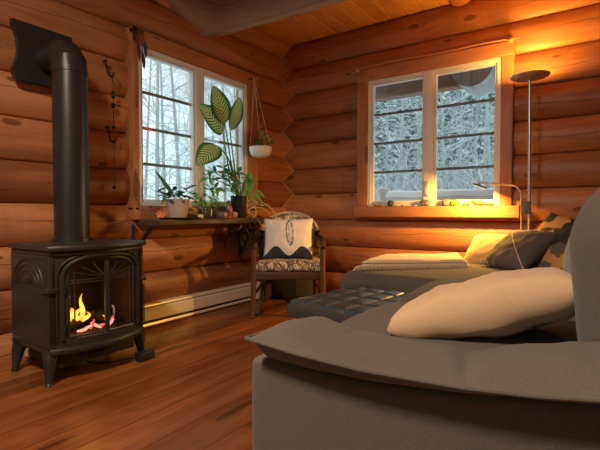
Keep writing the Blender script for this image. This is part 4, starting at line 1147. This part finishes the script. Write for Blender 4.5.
stone(1.645, -.106, .027, plain('grey_geode', (.20, .16, .14), .6), 'stone', 'grey rock beside the yellow ornament on the back window sill', seed=4, sq=(1.1, .9, 1))
t = new_empty('fish_ornament', (1.71, -.106, SZ), label='small bright yellow ornament with dark spots on the back window sill', cat='ornament')
mb = MB(); mb.rbox((1.715, -.114, SZ+.024), (.065, .035, .046), .018, 4); mb.build('body', plain('yellow_paint', (.75, .50, .03), .4), t)
mb = MB()
for dx, dz in ((-.014, .026), (.012, .03), (.0, .012)): mb.rbox((1.715+dx, -.131, SZ+dz), (.010, .006, .010), .003, 2)
mb.build('spots', BLACK, t)
t = new_empty('driftwood', (1.88, -.106, SZ), label='curved piece of driftwood at the right of the back window sill', cat='ornament')
mb = MB(); mb.tube(smooth_path([(1.775, -.12, SZ+.012), (1.82, -.115, SZ+.022), (1.845, -.106, SZ+.040), (1.87, -.106, SZ+.028), (1.93, -.106, SZ+.02), (1.99, -.106, SZ+.018)], 5), [.010+.004*sin(i*.5) for i in range(26)], 8, lcid=4); mb.build('wood', TRIMW, t)
mb = MB(); mb.rbox((1.905, -.106, SZ+.055), (.010, .010, .012), .004, 2); mb.tube([(1.905, -.106, SZ+.05), (1.90, -.106, SZ+.025)], .002, 5); mb.build('bead', BLACK, t)
for i, (x_, s_) in enumerate(((1.00, .008), (1.08, .007), (1.11, .009), (1.235, .009), (1.28, .007), (1.34, .008), (1.40, .007))):
    o = stone(x_, -.112, s_, plain('pebble_%d' % i, [(.6, .5, .42), (.2, .12, .1), (.7, .62, .55)][i % 3], .5), 'pebble', '', seed=i+9, sq=(1.4, 1, .7))
    o['label'] = 'tiny pebble in the row lying on the left half of the back window sill'; o['group'] = 'pebbles on the back window sill'

# ------------------------------------------------------------------ outdoors
def hill(x, y): return .15*max(0, -x-5)**.97*max(0, min(1, (12-y)/14+.6))
mb = MB(); mb.grid(lambda u, v: (lerp(-70, 60, u), lerp(-40, 90, v), hill(lerp(-70, 60, u), lerp(-40, 90, v))-.75+.35*mnoise.noise(V((u*9, v*9, 0)))+.05*mnoise.noise(V((u*70, v*70, 0)))-(0 if (u-.5)**2+(v-.3)**2 > .01 else .25)), 110, 110)
mb.build('snowy_ground', SNOW, kind='structure', sharp=180)
WG = wood('weathered_log', (.42, .41, .40), (.58, .57, .56), (.70, .69, .68), rough=.8, knots=.4, cracks=.6)
RW = wood('eave_wood', (.17, .095, .07), (.27, .16, .12), (.36, .23, .17), rough=.7, knots=.4, cracks=.3)
ra = new_empty('log_railing', (.9, 1.62, .9), label='snow topped log railing outside the back window', cat='railing')
mb = MB(); mb.tube([(-.3+4.3*i/14, 1.62, .985+.01*sin(i)) for i in range(15)], .062, 14, lcid=3); mb.build('rail', WG, ra)
mb = MB()
mb.grid(lambda u, v: (lerp(.40, 4.0, u), 1.62+.066*(v*2-1), 1.01+.062*max(0, 1-(v*2-1)**2)**.5+.012*mnoise.noise(V((u*14, v*2, 0)))-(.0 if 0 < v < 1 else .02)), 80, 10)
mb.build('snow_cap', SNOW, ra)
for x_ in (.36, 3.9):
    mb = MB(); mb.tube([(x_, 1.62, -1.1), (x_, 1.62, 1.07)], .085, 14, lcid=x_); mb.lathe([(.09, 0), (.085, .04), (.04, .06), (.001, .062)], (x_, 1.62, 1.06), 14); mb.build('post', WG, ra)
mb = MB()
for x_ in [.5+.3*i for i in range(12)]: mb.tube([(x_, 1.62, .10), (x_, 1.62, .95)], .025, 8, lcid=x_)
mb.tube([(-.3, 1.62, .10), (4, 1.62, .10)], .045, 10); mb.build('balusters', WG, ra)
mb = MB(); mb.rbox((2.55, 1.28, 2.36), (5.1, .16, .42), .02, 2, 8, lcid=3); mb.rbox((2.55, .70, 2.60), (5.1, 1.3, .05), 0, 1, lcid=4)
mb.build('porch_eave', RW, label='brown porch eave beam above the back window outside', cat='eave')
mb = MB(); mb.tube([(1.612, .84, 2.225), (1.612, 1.0, 2.225), (1.612, 1.25, 2.225)], .195, 32, lcid=4)
mb.build('purlin_log', WG, label='thick grey round log end jutting out under the porch eave', cat='log')

def tree_mesh(rr, h, r0, nb, thin=1.0):
    mb = MB(); up = []
    lean = V((rr.uniform(-.06, .06), rr.uniform(-.06, .06), 0))
    N_ = 10
    trunk = [V((lean.x*h*(i/N_)**1.3+.05*mnoise.noise(V((i*.4, h, 0))), lean.y*h*(i/N_)**1.3, h*i/N_)) for i in range(N_+1)]
    mb.tube(trunk, [r0*(1-i/N_*.85) for i in range(N_+1)], 7)
    def branch(p, d, L, r_, lev):
        pts = [p]; q = p
        for k in range(4):
            d = (d+V((rr.uniform(-.3, .3), rr.uniform(-.3, .3), rr.uniform(-.12, .25)))).normalized(); q = q+d*L/4; pts.append(q)
        mb.tube(pts, [r_*(1-k/5) for k in range(5)], 4 if lev else 5, cap=False)
        if lev < 2:
            for k in range(4 if lev == 0 else 3):
                i_ = rr.randint(1, 4); dd = (d+V((rr.uniform(-1, 1), rr.uniform(-1, 1), rr.uniform(-.3, .6)))).normalized()
                branch(pts[i_], dd, L*rr.uniform(.4, .65), r_*.5, lev+1)
    for i in range(nb):
        t_ = rr.uniform(.12, .98); k = t_*N_; p = trunk[int(k)].lerp(trunk[min(N_, int(k)+1)], k % 1)
        a = rr.uniform(0, 6.28); d = V((cos(a), sin(a), rr.uniform(-.05, .6))).normalized()
        branch(p, d, h*.30*(1-.55*t_)*rr.uniform(.6, 1.2), r0*.30*(1-.6*t_)*thin, 0)
    return mb
TM = NT('snowy_bark'); o_ = TM.obj(); nr = TM.n('NewGeometry').outputs['Normal']; nz_ = TM.n('SeparateXYZ', {0: nr}).outputs[2]
sn = TM.sstep(TM.math('ADD', nz_, TM.math('MULTIPLY', TM.noise(o_, 3, 3), .6)), .42, .62)
SB = TM.bsdf(TM.mix(sn, TM.mix(TM.noise(o_, 8, 3), (.30, .32, .31), (.50, .53, .52)), (.88, .90, .92)), .9)
TC_ = NT('snowy_needles'); o_ = TC_.obj(); nr = TC_.n('NewGeometry').outputs['Normal']; nz_ = TC_.n('SeparateXYZ', {0: nr}).outputs[2]
sn = TC_.sstep(TC_.math('ADD', TC_.math('MULTIPLY', TC_.math('ABSOLUTE', nz_), .35), TC_.noise(o_, 5.5, 5, .75)), .66, .80)
SNE = TC_.bsdf(TC_.mix(sn, TC_.mix(TC_.noise(o_, 6, 3), (.11, .17, .15), (.24, .31, .285)), (.82, .88, .90)), .9)  # needle tones lightened to stand in for misty air
def conifer_mesh(rr, h, rb):
    mb = MB(); n_ = int(h*7)
    for i in range(n_):
        z = h*(.05+.93*i/n_); R0 = rb*(1-z/h)**.8+.05
        nb = 9
        for k in range(nb):
            a = k/nb*6.283+i*2.4+rr.uniform(-.3, .3); L = R0*rr.uniform(.65, 1.15); d = V((cos(a), sin(a), 0)); s_ = V((-sin(a), cos(a), 0))
            dr = rr.uniform(.2, .45)
            pts = []
            for j in range(4):
                q = j/3; c_ = V((0, 0, z))+d*L*q+V((0, 0, -dr*L*q*q+.06*q)); w_ = (.06+.20*L*sin(PI*min(1, q*.9+.08)))*rr.uniform(.7, 1.2)
                pts += [c_-s_*w_+V((0, 0, -.06*L)), c_+V((0, 0, .05)), c_+s_*w_+V((0, 0, -.06*L))]
            fs = []
            for j in range(3):
                for m_ in (0, 1): fs.append((j*3+m_, (j+1)*3+m_, (j+1)*3+m_+1, j*3+m_+1))
            mb.add(pts, fs)
    mb.recalc = False
    return mb
rr = random.Random(77)
bare = []
for i in range(4):
    m_ = tree_mesh(rr, rr.uniform(8, 11), rr.uniform(.06, .09), 30); bare.append(m_)
meshes = []
def place(px, depth):
    d = (FWD+RGT*((px-300)/436)); d.z = 0; d = d.normalized(); p = CAM+d*depth; return V((p.x, p.y, -.8+hill(p.x, p.y)-.15))
def linked(name, me, loc, rz, sc, label, group):
    o = bpy.data.objects.new(name, me); COL.objects.link(o); o.location = loc; o.rotation_euler = (0, 0, rz); o.scale = (sc,)*3
    tag(o, label, 'tree', group); return o
protos = []
for m_ in bare:
    o = m_.build('bare_tree', SB, sharp=180); protos.append(o)
cprotos = []
for i in range(3):
    o = conifer_mesh(rr, [9, 7.5, 11][i], [1.5, 1.3, 1.7][i]).build('conifer_tree', SNE, sharp=180, smooth=False); cprotos.append(o)
used = set()
def tree(protolist, k, px, depth, rz, sc, name, label, group):
    o = protolist[k]
    p = place(px, depth)
    if (name, k) in used: return linked(name, o.data, p, rz, sc, label, group)
    used.add((name, k)); o.location = p; o.rotation_euler = (0, 0, rz); o.scale = (sc,)*3; tag(o, label, 'tree', group); return o
LB = 'bare snowy tree in the winter woods outside the left window'; GB = 'bare trees outside the left window'
BB = 'thin bare snowy tree among conifers outside the back window'; GC = 'bare trees outside the back window'
CB = 'snow dusted conifer in the woods outside the back window'; GD = 'conifers outside the back window'
k = 0
for px, d in ((157, 11), (166, 17), (183, 13), (194, 20), (145, 19), (214, 16), (226, 14), (240, 18), (176, 27), (205, 26), (232, 28)):
    tree(protos, k % 4, px, d, k*1.3, .8+.3*rr.random(), 'bare_tree', LB, GB); k += 1
for px, d in ((373, 12), (386, 15), (398, 11), (412, 16), (424, 13), (446, 11.5), (458, 15), (470, 12.5), (483, 16), (493, 11), (505, 14), (362, 15), (392, 20), (437, 18), (476, 20)):
    tree(protos, k % 4, px, d, k*1.3, .7+.3*rr.random(), 'bare_tree', BB, GC); k += 1
k = 0
for px in range(340, 540, 8):
    tree(cprotos, k % 3, px+rr.uniform(-3, 3), rr.uniform(20, 30), k*.9, rr.uniform(.85, 1.2), 'conifer_tree', CB, GD); k += 1
# snowy undergrowth: a mass of thin twigs
def brush(px0, px1, d0, d1, n_, h_, seed, name):
    r2 = random.Random(seed); mb = MB()
    for i in range(n_):
        p = place(r2.uniform(px0, px1), r2.uniform(d0, d1)); 
        for j in range(3):
            d = V((r2.uniform(-.5, .5), r2.uniform(-.5, .5), 1)); L = r2.uniform(.4, 1)*h_; q = p
            pts = [q]
            for m_ in range(4): d = d+V((r2.uniform(-.35, .35), r2.uniform(-.35, .35), r2.uniform(-.2, .1))); q = q+d.normalized()*L/4; pts.append(q)
            mb.tube(pts, [.014, .011, .009, .007, .005], 3, cap=False)
            for m_ in (2, 3):
                e = V((r2.uniform(-1, 1), r2.uniform(-1, 1), .5)).normalized(); mb.tube([pts[m_], pts[m_]+e*L*.25], [.006, .004], 3, cap=False)
    mb.recalc = False
    mb.build(name, SB, sharp=180, kind='stuff', label='tangle of thin snowy twigs outside the %s window' % ('left' if px0 < 300 else 'back'), cat='brush')
brush(355, 520, 9, 18, 420, 3.8, 5, 'twig_brush')
brush(130, 260, 9, 20, 200, 2.2, 6, 'twig_brush')
